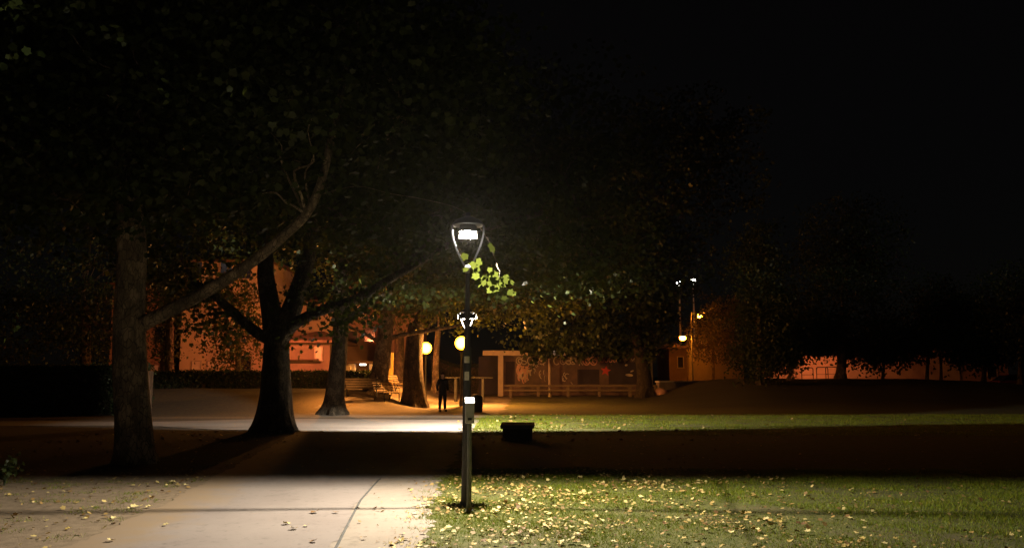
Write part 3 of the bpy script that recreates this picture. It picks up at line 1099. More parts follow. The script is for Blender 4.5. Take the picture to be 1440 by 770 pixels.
# drooping sprays lit by the lamp, and one at the far left
for (px, py, Y, n, s) in ((22, 456, 11.5, 8, .06), (580, 355, 15.5, 26, .35), (560, 372, 16, 22, .3), (600, 345, 16.5, 26, .4), (520, 390, 15.5, 16, .3), (545, 335, 15, 18, .4)):
    c = np.array(P3(px, py, Y))
    for q in range(n):
        sp.append(c + rng.normal(size=3) * s)
        st.append(np.array([rng.normal() * .6, rng.normal() * .6, -0.8]))
        sn.append(np.array([rng.normal() * .5, -.6, .6]))
sprays = (np.array(sp), np.array(st), np.array(sn))
tree('plane_tree', 'tall mottled plane tree nearest on the left with a long limb rising to the right', b1, 0.335,
     [b1, P3(186, 560, y1), P3(183, 480, y1), P3(182, 430, y1), P3(184, 340, y1), P3(180, 240, y1), P3(190, 120, y1 + .3)],
     [([P3(190, 462, y1), P3(215, 448, y1 - .1), P3(265, 423, y1 - .2), P3(330, 385, y1 - .4), P3(395, 335, y1 - .7), P3(445, 275, y1 - 1), P3(480, 130, y1 - 1), P3(515, -20, y1 - .8)], 0.155, 0.05),
      ([P3(184, 330, y1), P3(150, 250, y1), P3(70, 170, y1 - .4)], 0.14, 0.05),
      ([P3(445, 275, y1 - 1), P3(500, 262, 14.4), P3(548, 272, 14.0), P3(600, 281, 13.3), P3(650, 296, 12.9), P3(682, 330, 12.2), P3(694, 358, 11.4), P3(699, 374, 10.4), P3(703, 383, 9.4), P3(700, 395, 8.75)], 0.006, 0.001)],
     [((-8.5, 15.6, 8.6), (5.0, 4.6, 3.6)), ((-4.2, 14.6, 7.4), (3.4, 3.2, 2.6)), ((-11.0, 15, 6.6), (3.2, 3.2, 2.3)), ((-6.3, 15.5, 6.2), (3.2, 3, 1.7)), ((-2.0, 15.4, 6.8), (2.6, 3.0, 2.0)), ((-8.5, 14.5, 5.0), (3.0, 2.4, 1.0))],
     46000, 0.12, sprays=sprays, seed=3, twigs=110, flare=0.45)

c_px = np.concatenate([rng.uniform(205, 350, 36), rng.uniform(400, 540, 26), rng.uniform(270, 360, 12)])
c_py = np.concatenate([rng.normal(395, 26, 36), rng.normal(432, 24, 26), rng.normal(455, 20, 12)])
e_p = np.concatenate([np.array(P3(float(a_), float(b_), 22.5 + rng.random() * 3)) + rng.normal(size=(26, 3)) * np.array([.34, .3, .24]) for a_, b_ in zip(c_px, c_py)])
hang = (e_p, unit(len(e_p)) + np.array([0, 0, -.7]), unit(len(e_p)) + np.array([0, -.6, .5]))
# forked tree
y2 = 24.0
b2 = (xat(386, y2), y2, 0)
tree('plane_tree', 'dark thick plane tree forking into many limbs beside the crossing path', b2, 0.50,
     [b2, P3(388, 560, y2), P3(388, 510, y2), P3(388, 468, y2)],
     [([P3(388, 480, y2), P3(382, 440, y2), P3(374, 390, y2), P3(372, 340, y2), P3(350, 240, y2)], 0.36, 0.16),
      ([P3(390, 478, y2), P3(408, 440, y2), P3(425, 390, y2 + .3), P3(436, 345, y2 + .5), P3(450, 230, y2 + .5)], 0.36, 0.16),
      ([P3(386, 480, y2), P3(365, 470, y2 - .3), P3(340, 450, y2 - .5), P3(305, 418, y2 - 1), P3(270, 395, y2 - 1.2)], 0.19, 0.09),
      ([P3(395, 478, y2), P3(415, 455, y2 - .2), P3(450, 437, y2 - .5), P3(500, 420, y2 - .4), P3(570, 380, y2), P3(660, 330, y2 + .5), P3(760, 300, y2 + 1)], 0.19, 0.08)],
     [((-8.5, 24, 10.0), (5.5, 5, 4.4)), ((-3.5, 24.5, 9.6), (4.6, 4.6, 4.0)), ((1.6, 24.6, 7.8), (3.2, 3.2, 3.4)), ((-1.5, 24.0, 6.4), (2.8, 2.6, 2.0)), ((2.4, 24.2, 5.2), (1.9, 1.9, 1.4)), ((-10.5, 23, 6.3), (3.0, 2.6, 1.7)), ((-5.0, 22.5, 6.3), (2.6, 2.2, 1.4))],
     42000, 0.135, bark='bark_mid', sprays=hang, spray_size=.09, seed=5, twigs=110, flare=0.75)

# third tree with root flare
y3 = 33.8
b3 = (xat(470, y3), y3, h(xat(470, y3), y3))
tree('plane_tree', 'straight plane tree with flaring roots standing at the back edge of the crossing path', b3, 0.40,
     [b3, P3(472, 545, y3), P3(477, 500, y3), P3(479, 450, y3), P3(480, 380, y3)],
     [([P3(478, 465, y3), P3(500, 440, y3), P3(560, 405, y3), P3(640, 380, y3)], 0.18, 0.08)],
     [((-8.0, 33, 10), (5.0, 4.5, 4.5)), ((-3.0, 33, 9.5), (5, 4.5, 4.5)), ((-2.2, 32.0, 5.7), (3.6, 2.6, 1.6)), ((2.4, 32.5, 6.2), (2.4, 2.4, 2.0)), ((-5.0, 31.6, 5.2), (2.2, 1.8, 1.2))],
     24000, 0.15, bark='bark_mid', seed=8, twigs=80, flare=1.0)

# fourth, leaning
y4 = 41
b4 = (xat(528, y4), y4, h(xat(528, y4), y4))
tree('plane_tree', 'dark leaning tree rising behind the slatted park bench', b4, 0.50,
     [b4, P3(531, 545, y4), P3(537, 510, y4), P3(541, 470, y4), P3(548, 420, y4)],
     [([P3(540, 480, y4), P3(560, 472, y4), P3(600, 465, y4 - .3), P3(660, 455, y4 - .5)], 0.15, 0.06),
      ([P3(540, 486, y4), P3(515, 470, y4), P3(480, 455, y4)], 0.12, 0.05)],
     [((-5.5, 42, 10.5), (5, 4.5, 5)), ((-1.5, 42.5, 9.0), (4.5, 4, 4)), ((-3.0, 40.5, 5.6), (4.2, 2.6, 1.5)), ((1.4, 41, 6.0), (2.6, 2.4, 1.8))],
     17000, 0.17, seed=11, twigs=70, flare=0.7, leaf='leaf')

y5 = 41.8
b5 = (xat(583, y5), y5, h(xat(583, y5), y5))
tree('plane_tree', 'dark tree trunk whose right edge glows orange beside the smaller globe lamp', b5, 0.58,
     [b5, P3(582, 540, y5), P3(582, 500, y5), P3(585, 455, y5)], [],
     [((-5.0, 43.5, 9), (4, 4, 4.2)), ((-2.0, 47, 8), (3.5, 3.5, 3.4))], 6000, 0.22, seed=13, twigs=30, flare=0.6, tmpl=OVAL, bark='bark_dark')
y6 = 62
b6 = (xat(612, y6), y6, h(xat(612, y6), y6))
tree('plane_tree', 'slim tree trunk behind the smaller orange globe lamp', b6, 0.30,
     [b6, P3(612, 545, y6), P3(613, 510, y6), P3(616, 465, y6)], [],
     [((-6.5, 56, 9), (4, 4, 4.2)), ((-2.5, 56, 8.5), (3.5, 3.5, 3.6))], 6000, 0.22, seed=14, twigs=30, flare=1.3, tmpl=OVAL)
y6 = 60
b6 = (xat(561, y6), y6, h(xat(561, y6), y6))
tree('plane_tree', 'broad brownish trunk behind the notice board', b6, 0.48,
     [b6, P3(562, 540, y6), P3(562, 510, y6), P3(561, 465, y6)], [],
     [((-9.5, 61, 9), (4, 4, 4.2)), ((-7, 61, 12), (4.5, 3.5, 3.6))], 4500, 0.24, seed=15, bark='bark_dark', twigs=25, flare=0.5, tmpl=OVAL)

# big tree right of the pavilion front, overhanging it
y7 = 58
b7 = (xat(907, y7), y7, h(xat(907, y7), y7))
e_n = 1500
e_px = rng.uniform(735, 925, e_n)
e_py = 487 + 5 * np.sin(e_px * .11) + rng.normal(size=e_n) * 6
e_p = np.array([tuple(at(float(a_), float(b_), 60.8)) for a_, b_ in zip(e_px, e_py)]) + rng.normal(size=(e_n, 3)) * .25
eaves_sprays = (e_p, unit(e_n) + np.array([0, 0, -.7]), unit(e_n) + np.array([0, -.6, .5]))
tree('plane_tree', 'huge dark tree at the right end of the painted pavilion, overhanging its roof', b7, 0.55,
     [b7, P3(906, 530, y7), P3(900, 490, y7), P3(890, 440, y7 - .5), P3(870, 330, y7 - 1)],
     [([P3(900, 490, y7), P3(925, 450, y7), P3(950, 420, y7)], 0.2, 0.08), ([P3(893, 460, y7), P3(840, 440, y7 - 2), P3(780, 420, y7 - 4)], 0.2, 0.08)],
     [((5.0, 54, 12), (6.5, 6.5, 7)), ((1.5, 53, 8), (4, 4, 4)), ((7.4, 54, 6.6), (4, 4, 3.4)), ((4.0, 52.5, 4.9), (3.0, 3.0, 1.6)), ((11, 57, 9.5), (3.4, 3.4, 4)), ((10.2, 57.5, 5.0), (1.8, 2, 2.4)), ((12, 55, 17), (6, 5, 5)), (P3(775, 484, 61.3), (2.0, .9, .75)), (P3(825, 486, 61.3), (2.0, .9, .75)), (P3(870, 489, 61.3), (2.0, .9, .65))],
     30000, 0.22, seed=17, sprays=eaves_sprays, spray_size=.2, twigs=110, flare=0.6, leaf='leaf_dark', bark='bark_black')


# right hand silhouettes
def small_tree(label, px, Y, rad, lobes, leaves, tops, leaf='leaf_dark', name='tree', group='dark trees on the mound', seed=20, size=.2, bark='bark_dark', limbs=[], sprays=None):
    x = xat(px, Y)
    b = (x, Y, h(x, Y))
    tr = [b] + [P3(a, c, Y) for a, c in tops]
    return tree(name, label, b, rad, tr, limbs, lobes, leaves, size, tmpl=OVAL, leaf=leaf, bark=bark, group=group, seed=seed, twigs=30, flare=.5, sprays=sprays, spray_size=.16)


def L(px, py, Y, rx, ry, rz):
    return (P3(px, py, Y), (rx, ry, rz))


small_tree('bushy dark evergreen reaching to the ground, right of the orange wall', 1068, 50, 0.22, [L(1068, 505, 50, 1.7, 1.8, 1.4), L(1072, 440, 50, 2.1, 2.2, 2.6), L(1066, 365, 50, 1.6, 1.7, 2.6), L(1090, 500, 50, 1.3, 1.4, 1.0)], 11000, [(1068, 500), (1068, 440)], seed=21)
e_n = 8500
e_px = rng.uniform(1080, 1425, e_n)
e_py = 490 + 9 * np.sin(e_px * .045 + 2.6) + 5 * np.sin(e_px * .17) + rng.normal(size=e_n) * 10
e_p = np.array([tuple(at(float(a_), float(b_), 56.5)) for a_, b_ in zip(e_px, e_py)]) + rng.normal(size=(e_n, 3)) * .3
low_sprays = (e_p, unit(e_n) + np.array([0, 0, -.7]), unit(e_n) + np.array([0, -.6, .5]))
small_tree('spreading dark tree with the thickest trunk on the mound', 1184, 56, 0.34, [L(1184, 410, 56, 4.6, 4, 3.2), L(1150, 462, 56, 2.4, 2, 1.1), L(1222, 468, 56, 2.6, 2.2, 1.2), L(1190, 340, 56, 4, 4, 3.2), L(1110, 440, 56, 2.4, 2.2, 1.8), L(1150, 488, 56, 2.2, 1.6, .7), L(1215, 490, 56, 2.0, 1.6, .7)], 17000, [(1184, 500), (1184, 440)], seed=22, sprays=low_sprays)
small_tree('small umbrella shaped tree right of the thick trunk', 1243, 58, 0.11, [L(1245, 495, 58, 2.4, 2, .75), L(1250, 470, 58, 2.0, 2, 1.0)], 4200, [(1243, 515), (1244, 495)], seed=23)
small_tree('leaning thin dark tree left of the bicycle hoops', 1110, 54, 0.13, [L(1122, 470, 54, 2.0, 2, 1.2), L(1090, 480, 54, 1.6, 1.6, 1.2)], 3600, [(1116, 512), (1122, 490)], seed=24)
small_tree('slender straight dark tree where the street glow fades', 1305, 58, 0.12, [L(1305, 450, 58, 2.4, 2.2, 2.6), L(1290, 485, 58, 1.5, 1.5, .9)], 4200, [(1305, 500), (1306, 460)], seed=25)
small_tree('slender forked dark tree beside the small lit window', 1325, 60, 0.11, [L(1330, 430, 60, 2.2, 2.2, 2.6), L(1345, 470, 60, 1.7, 1.5, 1.1)], 4000, [(1323, 510), (1318, 470)], seed=26)
small_tree('round topped dark tree between the lit window and the parked car', 1385, 56, 0.15, [L(1385, 455, 56, 2.6, 2.4, 2.8), L(1400, 495, 56, 1.8, 1.6, .9)], 5200, [(1385, 505), (1386, 460)], seed=27)
small_tree('dark tree at the right edge overhanging the parked car', 1436, 52, 0.17, [L(1440, 430, 52, 2.8, 2.6, 3.4), L(1425, 490, 52, 1.8, 1.6, .8)], 5200, [(1436, 505), (1438, 450)], seed=28)
small_tree('orange lit thin leaved tree beneath the upper orange street lamp', 1003, 82, 0.16, [L(1003, 478, 82, 2.8, 2.4, 2.2), L(985, 465, 82, 2.0, 2, 1.6), L(1015, 440, 82, 2.4, 2, 2.0), L(1030, 490, 82, 1.8, 1.6, 1.6), L(975, 485, 82, 1.0, 1.2, .9)], 6000, [(1003, 510), (1003, 480)], 'leaf_autumn', group='trees along the street', seed=29, size=.24)
small_tree('tall black tree closing the view left behind the hedge', 120, 46, 0.35, [L(120, 400, 46, 5, 4, 4.5), L(60, 450, 46, 4, 3, 2.6), L(150, 470, 46, 2.6, 2.4, 2), L(10, 430, 46, 4, 3, 3)], 9000, [(120, 500), (120, 430)], group='trees behind the hedge', seed=30)
small_tree('black tree in front of the dim pink facade behind the hedge', 238, 50, 0.30, [L(236, 440, 50, 1.3, 1.3, 1.6), L(252, 400, 50, 2.0, 1.8, 1.4), L(230, 490, 50, .8, .9, .8)], 3600, [(238, 500), (240, 440)], group='trees behind the hedge', seed=31)
small_tree('reddish leaved tree between the apartment house and the forked trunk', 335, 48, 0.2, [L(335, 470, 48, 1.9, 1.8, 2.0), L(330, 425, 48, 2.0, 1.8, 1.6), L(318, 505, 48, .9, 1, .8)], 3600, [(335, 510), (335, 470)], 'leaf_autumn', group='trees behind the hedge', seed=32)

# sprouting plant at the left edge
pp = gp(6, 682)
r = thing('wild_plant', 'leafy green weed sprouting from the earth at the left edge', 'plant', (pp.x, pp.y, 0))
mb = MB()
tips = []
for k in range(9):
    a = random.uniform(0, 6.28)
    q = Vector((math.cos(a) * .12, math.sin(a) * .12, random.uniform(.22, .40)))
    mb.tube(catmull([(0, 0, -.02), (q.x * .3, q.y * .3, q.z * .6), tuple(q)], 4), [.006 - .0004 * i for i in range(9)], 5)
    tips.append(np.array(q)); tips.append(np.array(q) * .7)
mb.build('stem', M['hedge'], r, True)
cl = np.array(tips)
P, tip, nor = clump_leaves(cl, 7, 0.06)
leafmesh('foliage', P, tip, nor, .05 + .05 * rng.random(len(P)), OVAL, M['leaf'], r)


# ------------------------------------------------------------------ hedges
def hedge(label, p0, p1, depth, height, n, zf=None):
    p0, p1 = np.array(p0), np.array(p1)
    Lh = np.linalg.norm(p1 - p0)
    u = (p1 - p0) / Lh
    v = np.array([-u[1], u[0]])
    r = thing('hedge', label, 'hedge', (float(p0[0]), float(p0[1]), 0))
    m = int(Lh / .5)
    mb = MB()
    vs, fs = [], []
    for i in range(m + 1):
        c = u * Lh * i / m
        w = p0 + c
        g = h(*w)
        for s, z in ((-1, -.1), (-1, .92), (1, .92), (1, -.1)):
            d = v * s * depth * .43
            vs.append((c[0] + d[0], c[1] + d[1], g + (height * z if z > 0 else z)))
    for i in range(m):
        for k in range(4):
            fs.append((4 * i + k, 4 * i + (k + 1) % 4, 4 * i + 4 + (k + 1) % 4, 4 * i + 4 + k))
    fs += [(0, 1, 2, 3), (4 * m + 3, 4 * m + 2, 4 * m + 1, 4 * m)]
    mb.add(vs, fs).build('branches', M['bark_dark'], r)
    t = rng.random(n) * Lh
    face = rng.random(n)
    zz = rng.random(n)
    off = np.where(face < .55, -depth * .48, np.where(face < .8, (rng.random(n) - .5) * depth, depth * .48)) + rng.normal(size=n) * .05
    zz = np.where((face >= .55) & (face < .8), 1.0, zz) * height + rng.normal(size=n) * .05
    x, y = u[0] * t + v[0] * off, u[1] * t + v[1] * off
    P = np.stack([x, y, H(p0[0] + u[0] * t, p0[1] + u[1] * t) + np.maximum(zz, .02)], 1)
    leafmesh('foliage', P, unit(n), unit(n) + np.array([0, -.4, .4]), .07 + .07 * rng.random(n), OVAL, M['hedge'], r)
    return r


hedge('long clipped black hedge along the top of the bank on the left', (xat(-60, 42.6), 42.6), (xat(526, 44), 44.0), 0.9, 0.84, 24000)
hedge('low black hedge beyond the crossing path at the left edge', (xat(-70, 33.6), 33.6), (xat(206, 34.2), 34.2), 1.3, 1.9, 16000)
hedge('dark hedge behind the table at the back of the square', (xat(606, 72), 72), (xat(686, 72), 72.0), 1.0, 2.5, 7000)


# ------------------------------------------------------------------ buildings
def window(parent, x, y, z, w, hh, fm, pm, rz=0):
    """a window in a wall that faces the camera: frame standing proud of the wall, pane set in it"""
    mb = MB()
    t = .08
    mb.box((x, y, z + hh / 2 + t / 2), (w + 2 * t, .10, t)); mb.box((x, y, z - hh / 2 - t / 2), (w + 2 * t + .1, .16, t))
    for s in (-1, 1):
        mb.box((x + s * (w / 2 + t / 2), y, z), (t, .10, hh))
    f = mb.build('window', fm, parent)
    MB().box((x, y + .02, z), (w, .03, hh)).build('pane', pm, f)
    return f


# apartment house left, facade at 63 m
def house(label, name, Y, px0, px1, ztop, wallm, depth=8, roofm=None, eave=.4, rise=1.6, cat='house', group=None):
    x0, x1 = xat(px0, Y), xat(px1, Y)
    xc = (x0 + x1) / 2
    w = x1 - x0
    g = min(h(xc, Y), h(x0, Y), h(x1, Y))
    r = thing(name, label, cat, (xc, Y, g), 0, group)
    MB().box((0, depth / 2, (ztop - g) / 2 - .2), (w, depth, ztop - g + .4)).build('wall', wallm, r)
    if roofm:
        zt = ztop - g + .003
        mb = MB()
        a, b = w / 2 + eave, depth / 2 + eave
        c = depth / 2
        rd = max(w / 2 - depth / 2, .3)
        vs = [(-a, c - b, zt), (a, c - b, zt), (a, c + b, zt), (-a, c + b, zt), (-a, c - b, zt + .18), (a, c - b, zt + .18), (a, c + b, zt + .18), (-a, c + b, zt + .18), (-rd, c, zt + rise), (rd, c, zt + rise)]
        mb.add(vs, [(0, 3, 2, 1), (0, 1, 5, 4), (1, 2, 6, 5), (2, 3, 7, 6), (3, 0, 4, 7), (4, 5, 9, 8), (6, 7, 8, 9), (5, 6, 9), (7, 4, 8)])
        mb.build('roof', roofm, r)
    return r, xc, g


YA = 63
r, xc, g = house('orange lit apartment house behind the hedge with small pale shutters in a row', 'apartment_house', YA, 250, 372, 10.5, M['plaster_warm'], 9, M['roof'])
for px, s in ((276, .62), (298, .62)):
    q = at(px, 513.5, YA - .05)
    window(r, q.x - xc, -.05, q.z - g, .62, .62, M['stone'], M['shutter'])
for px, py in ((345, 513), (276, 420), (318, 420), (276, 380), (318, 380), (345, 380)):
    q = at(px, py, YA - .05)
    window(r, q.x - xc, -.05, q.z - g, .9, 1.3, M['stone'], M['glass_dark'])
mb = MB().box((0, -.35, at(300, 462, YA).z - g), (6.6, .7, .14))
mb.build('balcony_slab', M['stone'], r)

r, xc, g = house('dim pinkish apartment house left of the orange one behind the hedge', 'apartment_house', 66, 150, 243, 9.0, M['plaster_red'], 8, M['roof'])
for px in (218, 234):
    q = at(px, 519, 65.95)
    window(r, q.x - xc, -.05, q.z - g, .6, .64, M['stone'], M['white_paint'] if px == 218 else M['shutter'])
q = at(225, 470, 65.95)
window(r, q.x - xc, -.05, q.z - g, .9, 1.3, M['stone'], M['glass_dark'])

r, xc, g = house('brownish tall house behind the straight plane tree with one pale shutter', 'apartment_house', 70, 470, 585, 9.5, M['plaster_red'], 8, M['roof'])
q = at(506, 438, 69.95)
window(r, q.x - xc, -.05, q.z - g, .85, 1.0, M['stone'], M['white_paint'])
for px, py in ((495, 475), (520, 470), (545, 440)):
    q = at(px, py, 69.95)
    window(r, q.x - xc, -.05, q.z - g, .9, 1.2, M['stone'], M['glass_dark'])

r, xc, g = house('reddish low house with dark jutting eaves between forked and straight tree', 'low_house', 58, 404, 462, at(430, 482, 58).z, M['plaster_dim'], 6, M['roof'], .7, 1.0)
q = at(448, 497, 57.95)
window(r, q.x - xc, -.05, q.z - g, .45, .9, M['stone'], M['shutter'])
MB().box((xat(425, 58) - xc, -.30, at(425, 505, 58).z - g), (2.2, .6, .08)).build('ledge', M['roof'], r)
r, xc, g = house('taller plain house rising behind the low house with eaves', 'plain_house', 68, 380, 474, at(430, 425, 68).z, M['plaster_warm'], 8, M['roof'], .3, 1.2)
q = at(440, 440, 67.95)
window(r, q.x - xc, -.05, q.z - g, .9, 1.2, M['stone'], M['glass_dark'])

# reddish house behind the lower orange lamp + orange wall
r, xc, g = house('narrow reddish house behind the lower orange street lamp', 'narrow_house', 86, 942, 967, at(950, 490, 86).z, M['plaster_dim'], 7, M['roof'], .25, .8)
for px in (957,):
    q = at(px, 509, 85.95)
    window(r, q.x - xc, -.05, q.z - g, .55, 1.1, M['stone'], M['glass_dark'])


def long_wall(label, pxa, Ya, pxb, Yb, top, thick=.4, m_='plaster', cop='stone', zlow=-.5):
    a, b = Vector((xat(pxa, Ya), Ya, 0)), Vector((xat(pxb, Yb), Yb, 0))
    c = (a + b) / 2
    d = b - a
    r = thing('street_wall', label, 'wall', (c.x, c.y, 0), math.atan2(d.y, d.x))
    MB().box((0, 0, (top + zlow) / 2), (d.length, thick, top - zlow), 0, 0, .02).build('masonry', M[m_], r)
    MB().box((0, 0, top + .063), (d.length + .1, thick + .14, .12), 0, 0, .02).build('coping', M[cop], r)
    return r


long_wall('plain wall glowing orange beneath the upper street lamp', 968, 88, 1045, 92, at(1000, 478, 88).z, m_='plaster_warm')
long_wall('long orange lit wall along the street behind the bicycle hoops', 1075, 78, 1350, 80, 3.4, m_='plaster_warm')
long_wall('low stone wall with a pale coping at the foot of the mound', 925, 62, 1010, 66, at(965, 537, 64).z, .35, 'stone', 'white_paint', -.3)

r, xc, g = house('low dark street house with one small lit pane at the right', 'street_house', 80, 1330, 1420, 4.2, M['plaster_red'], 7, M['roof'], .3, 1.2)
q = at(1345, 525.5, 79.95)
window(r, q.x - xc, -.05, q.z - g, .42, .36, M['roof'], emit('lit window', (1, .45, .3), .55))
q = at(1395, 522, 79.95)
window(r, q.x - xc, -.05, q.z - g, .9, 1.1, M['stone'], M['glass_dark'])


# parked car at the right edge
def car(label, x, y, rz):
    g = h(x, y) + .02
    r = thing('parked_car', label, 'car', (x, y, g), rz)
    sec = [(-2.05, .45, .80, .70), (-1.95, .30, .92, .78), (-1.2, .25, .98, .84), (1.2, .25, .94, .84), (1.95, .30, .80, .76), (2.08, .42, .66, .66)]
    mb = MB()
    vs, fs = [], []
    for x_, z0, z1, w in sec:
        vs += [(x_, -w, z0 + .05), (x_, -w * .98, z1 - .1), (x_, -w * .86, z1), (x_, w * .86, z1), (x_, w * .98, z1 - .1), (x_, w, z0 + .05), (x_, w * .9, z0), (x_, -w * .9, z0)]
    for i in range(len(sec) - 1):
        for k in range(8):
            fs.append((8 * i + k, 8 * i + 8 + k, 8 * i + 8 + (k + 1) % 8, 8 * i + (k + 1) % 8))
    fs += [tuple(range(8)), tuple(range(8 * len(sec) - 1, 8 * len(sec) - 9, -1))]
    mb.add(vs, fs).build('body', M['car_paint'], r, True)
    mb = MB()
    cab = [(-1.75, .95, .70, .93, .72), (-1.0, .95, .70, 1.42, .58), (.25, .95, .72, 1.45, .58), (1.1, .93, .70, .95, .66)]
    vs = []
    for x_, zb, wb, zt, wt in cab:
        vs += [(x_, -wb, zb - .02), (x_, -wt, zt), (x_, wt, zt), (x_, wb, zb - .02)]
    fs = []
    for i in range(3):
        for k in range(4):
            fs.append((4 * i + k, 4 * i + 4 + k, 4 * i + 4 + (k + 1) % 4, 4 * i + (k + 1) % 4))
    fs += [(0, 1, 2, 3), (15, 14, 13, 12)]
    mb.add(vs, fs).build('cabin_glass', M['glass_dark'], r)
    MB().box((-.38, 0, 1.455), (1.25, 1.14, .03), 0, 0, .012).build('roof', M['car_paint'], r)
    for sx in (-1.28, 1.32):
        for sy in (-1, 1):
            mb = MB()
            mb.tube([(sx, sy * .66, .31), (sx, sy * .86, .31)], .31, 18)
            w = mb.build('wheel', M['rubber'], r)
            mb = MB().tube([(sx, sy * .861, .31), (sx, sy * .875, .31)], .19, 14)
            mb.build('rim', M['galv'], w)
    for sy in (-1, 1):
        MB().box((-2.04, sy * .55, .72), (.06, .26, .12), 0, 0, .02).build('tail_light', M['tail'], r)
        MB().box((2.05, sy * .5, .60), (.06, .28, .12), 0, 0, .02).build('headlight', M['white_paint'], r)
    return r


car('dark red parked car on the street at the right edge', xat(1432, 70), 70.2, R(4))


# bicycle hoops in front of the lit wall
def hoop():
    r = thing('bicycle_hoop', '', 'bicycle stand', (0, 0, 0), 0, 'bicycle hoops on the mound')
    mb = MB()
    pts = [(-.42, 0, -.15), (-.42, 0, .72)] + [(-.42 + .12 * (1 - math.cos(a)), 0, .72 + .12 * math.sin(a)) for a in np.linspace(.3, PI / 2, 4)]
    pts += [(.42 - .12 * (1 - math.cos(a)), 0, .72 + .12 * math.sin(a)) for a in np.linspace(PI / 2, .3, 4)] + [(.42, 0, .72), (.42, 0, -.15)]
    mb.tube(pts, .032, 8)
    mb.build('hoop', M['iron'], r, True)
    MB().tube([(-.42, 0, .32), (.42, 0, .32)], .018, 6).build('crossbar', M['iron'], r, True)
    return r


proto = hoop()
for i, (px, lab) in enumerate(((1137, 'dark steel bicycle hoop furthest from the thick trunk'), (1158, 'dark steel bicycle hoop in the middle of three'), (1171, 'dark steel bicycle hoop partly behind the thick trunk'))):
    o = proto if i == 0 else copy_tree(proto)
    x = xat(px, 59.5)
    o.location = (x, 59.5, h(x, 59.5))
    o['label'] = lab

# ------------------------------------------------------------------ pavilion with painted wall
YP = 66.5
x0, x1 = xat(706, YP), xat(917, YP)
xc = (x0 + x1) / 2
r = thing('pavilion', 'long flat roofed pavilion with a graffiti covered wall behind the rail fence', 'pavilion', (xc, YP, 0))
zr = at(780, 499, YP - 2.6).z
wl = MB().box((0, 0, zr / 2 - .1), (x1 - x0, .25, zr + .2)).build('wall', M['mural'], r)
MB().box((xat(692, YP) - xc, 2.2, zr / 2 - .1), (2.4, .2, zr + .2)).build('side_wall', M['mural_dark'], r)
mb = MB()
xa_, xb_ = xat(679, 63.9) - xc, xat(925, 63.9) - xc
mb.box(((xa_ + xb_) / 2, .2, zr + .12), (xb_ - xa_, 5.2, .24), 0, 0, .02)
mb.build('roof', M['roof'], r)
MB().box(((xa_ + xb_) / 2, -2.43, zr + .17), (xb_ - xa_ + .06, .05, .40), 0, 0, .01).build('fascia', M['fascia'], r)
MB().box((xat(704, 64.3) - xc, -2.15, zr / 2 - .05), (.42, .42, zr + .1), 0, 0, .02).build('pillar', M['fascia'], r)
MB().box((xat(916, 64.3) - xc, -2.15, zr / 2 - .05), (.30, .30, zr + .1), 0, 0, .02).build('pillar', M['concrete_dark'], r)
# darker painted fields
yw = -.127
fx = lambda px: xat(px, YP) - xc
fz = lambda py: at(780, py, YP).z
for pa, pb, ya_, yb_ in ((711, 724, 508, 540), (812, 843, 519, 540), (856, 912, 509, 540)):
    MB().box(((fx(pa) + fx(pb)) / 2, yw - .004, (fz(ya_) + fz(yb_)) / 2), (fx(pb) - fx(pa), .006, abs(fz(ya_) - fz(yb_)))).build('painted_field', M['mural_dark'], wl)


def ribbon(mb, pts, w):
    pts = [Vector((p[0], yw - .010 - .0005 * (i % 3), p[1])) for i, p in enumerate(pts)]
    vs, fs = [], []
    for i, p in enumerate(pts):
        t = (pts[min(i + 1, len(pts) - 1)] - pts[max(i - 1, 0)]).normalized()
        n = Vector((-t.z, 0, t.x))
        vs += [p + n * w, p - n * w]
    for i in range(len(pts) - 1):
        fs.append((2 * i, 2 * i + 1, 2 * i + 3, 2 * i + 2))
    mb.add(vs, fs)


def arc(cx, cz, rx, rz_, a0, a1, n=14):
    return [(cx + rx * math.cos(a), cz + rz_ * math.sin(a)) for a in np.linspace(a0, a1, n)]


pale, pink, red = MB(), MB(), MB()
for px, k in ((730, 'o'), (737, 's'), (746, 'c'), (753, 'u'), (762, 's'), (783, 'c'), (792, 'o'), (800, 'e'), (806, 'o'), (815, 'k')):
    X_, Z_ = fx(px), fz(507)
    b, w = (.24, .035)
    if k == 'o':
        ribbon(pale, arc(X_, Z_, b, b * 1.2, 0, 6.3), w); ribbon(pale, arc(X_ + .05, Z_, b * .5, b * .6, .5, 5.2), w)
    elif k == 'c':
        ribbon(pale, arc(X_, Z_, b, b * 1.3, .7, 5.6), w)
    elif k == 'u':
        ribbon(pale, arc(X_, Z_ + .1, b, b * 1.6, PI, 2 * PI), w)
    elif k == 'e':
        ribbon(pale, [(X_ - b, Z_), (X_ + b, Z_ + .04)] + arc(X_, Z_, b, b * 1.2, .15, 5.4), w)
    elif k == 'k':
        ribbon(pale, [(X_, Z_ + .35), (X_, Z_ - .4)], w); ribbon(pale, [(X_ + .3, Z_ + .35), (X_, Z_), (X_ + .3, Z_ - .35)], w)
    else:
        ribbon(pale, arc(X_, Z_ + b * .6, b * .8, b * .6, .6, 4.7, 10) + arc(X_, Z_ - b * .6, b * .8, b * .6, 1.57, -2.6, 10), w)
for px in (825, 835):
    ribbon(pink, arc(fx(px), fz(507), .28, .34, 0, 6.3), .05); ribbon(pink, arc(fx(px) + .04, fz(507), .13, .17, 0, 5), .045)
for px in (847, 853, 859, 865, 871):
    ribbon(pink, arc(fx(px), fz(505.5), .13, .2, .6 + px % 3, 5.4 + px % 2), .03)
for px in (880, 888, 896, 903):
    ribbon(pale, [(fx(px), fz(503)), (fx(px + 2), fz(507)), (fx(px + 5), fz(503.5))], .03)
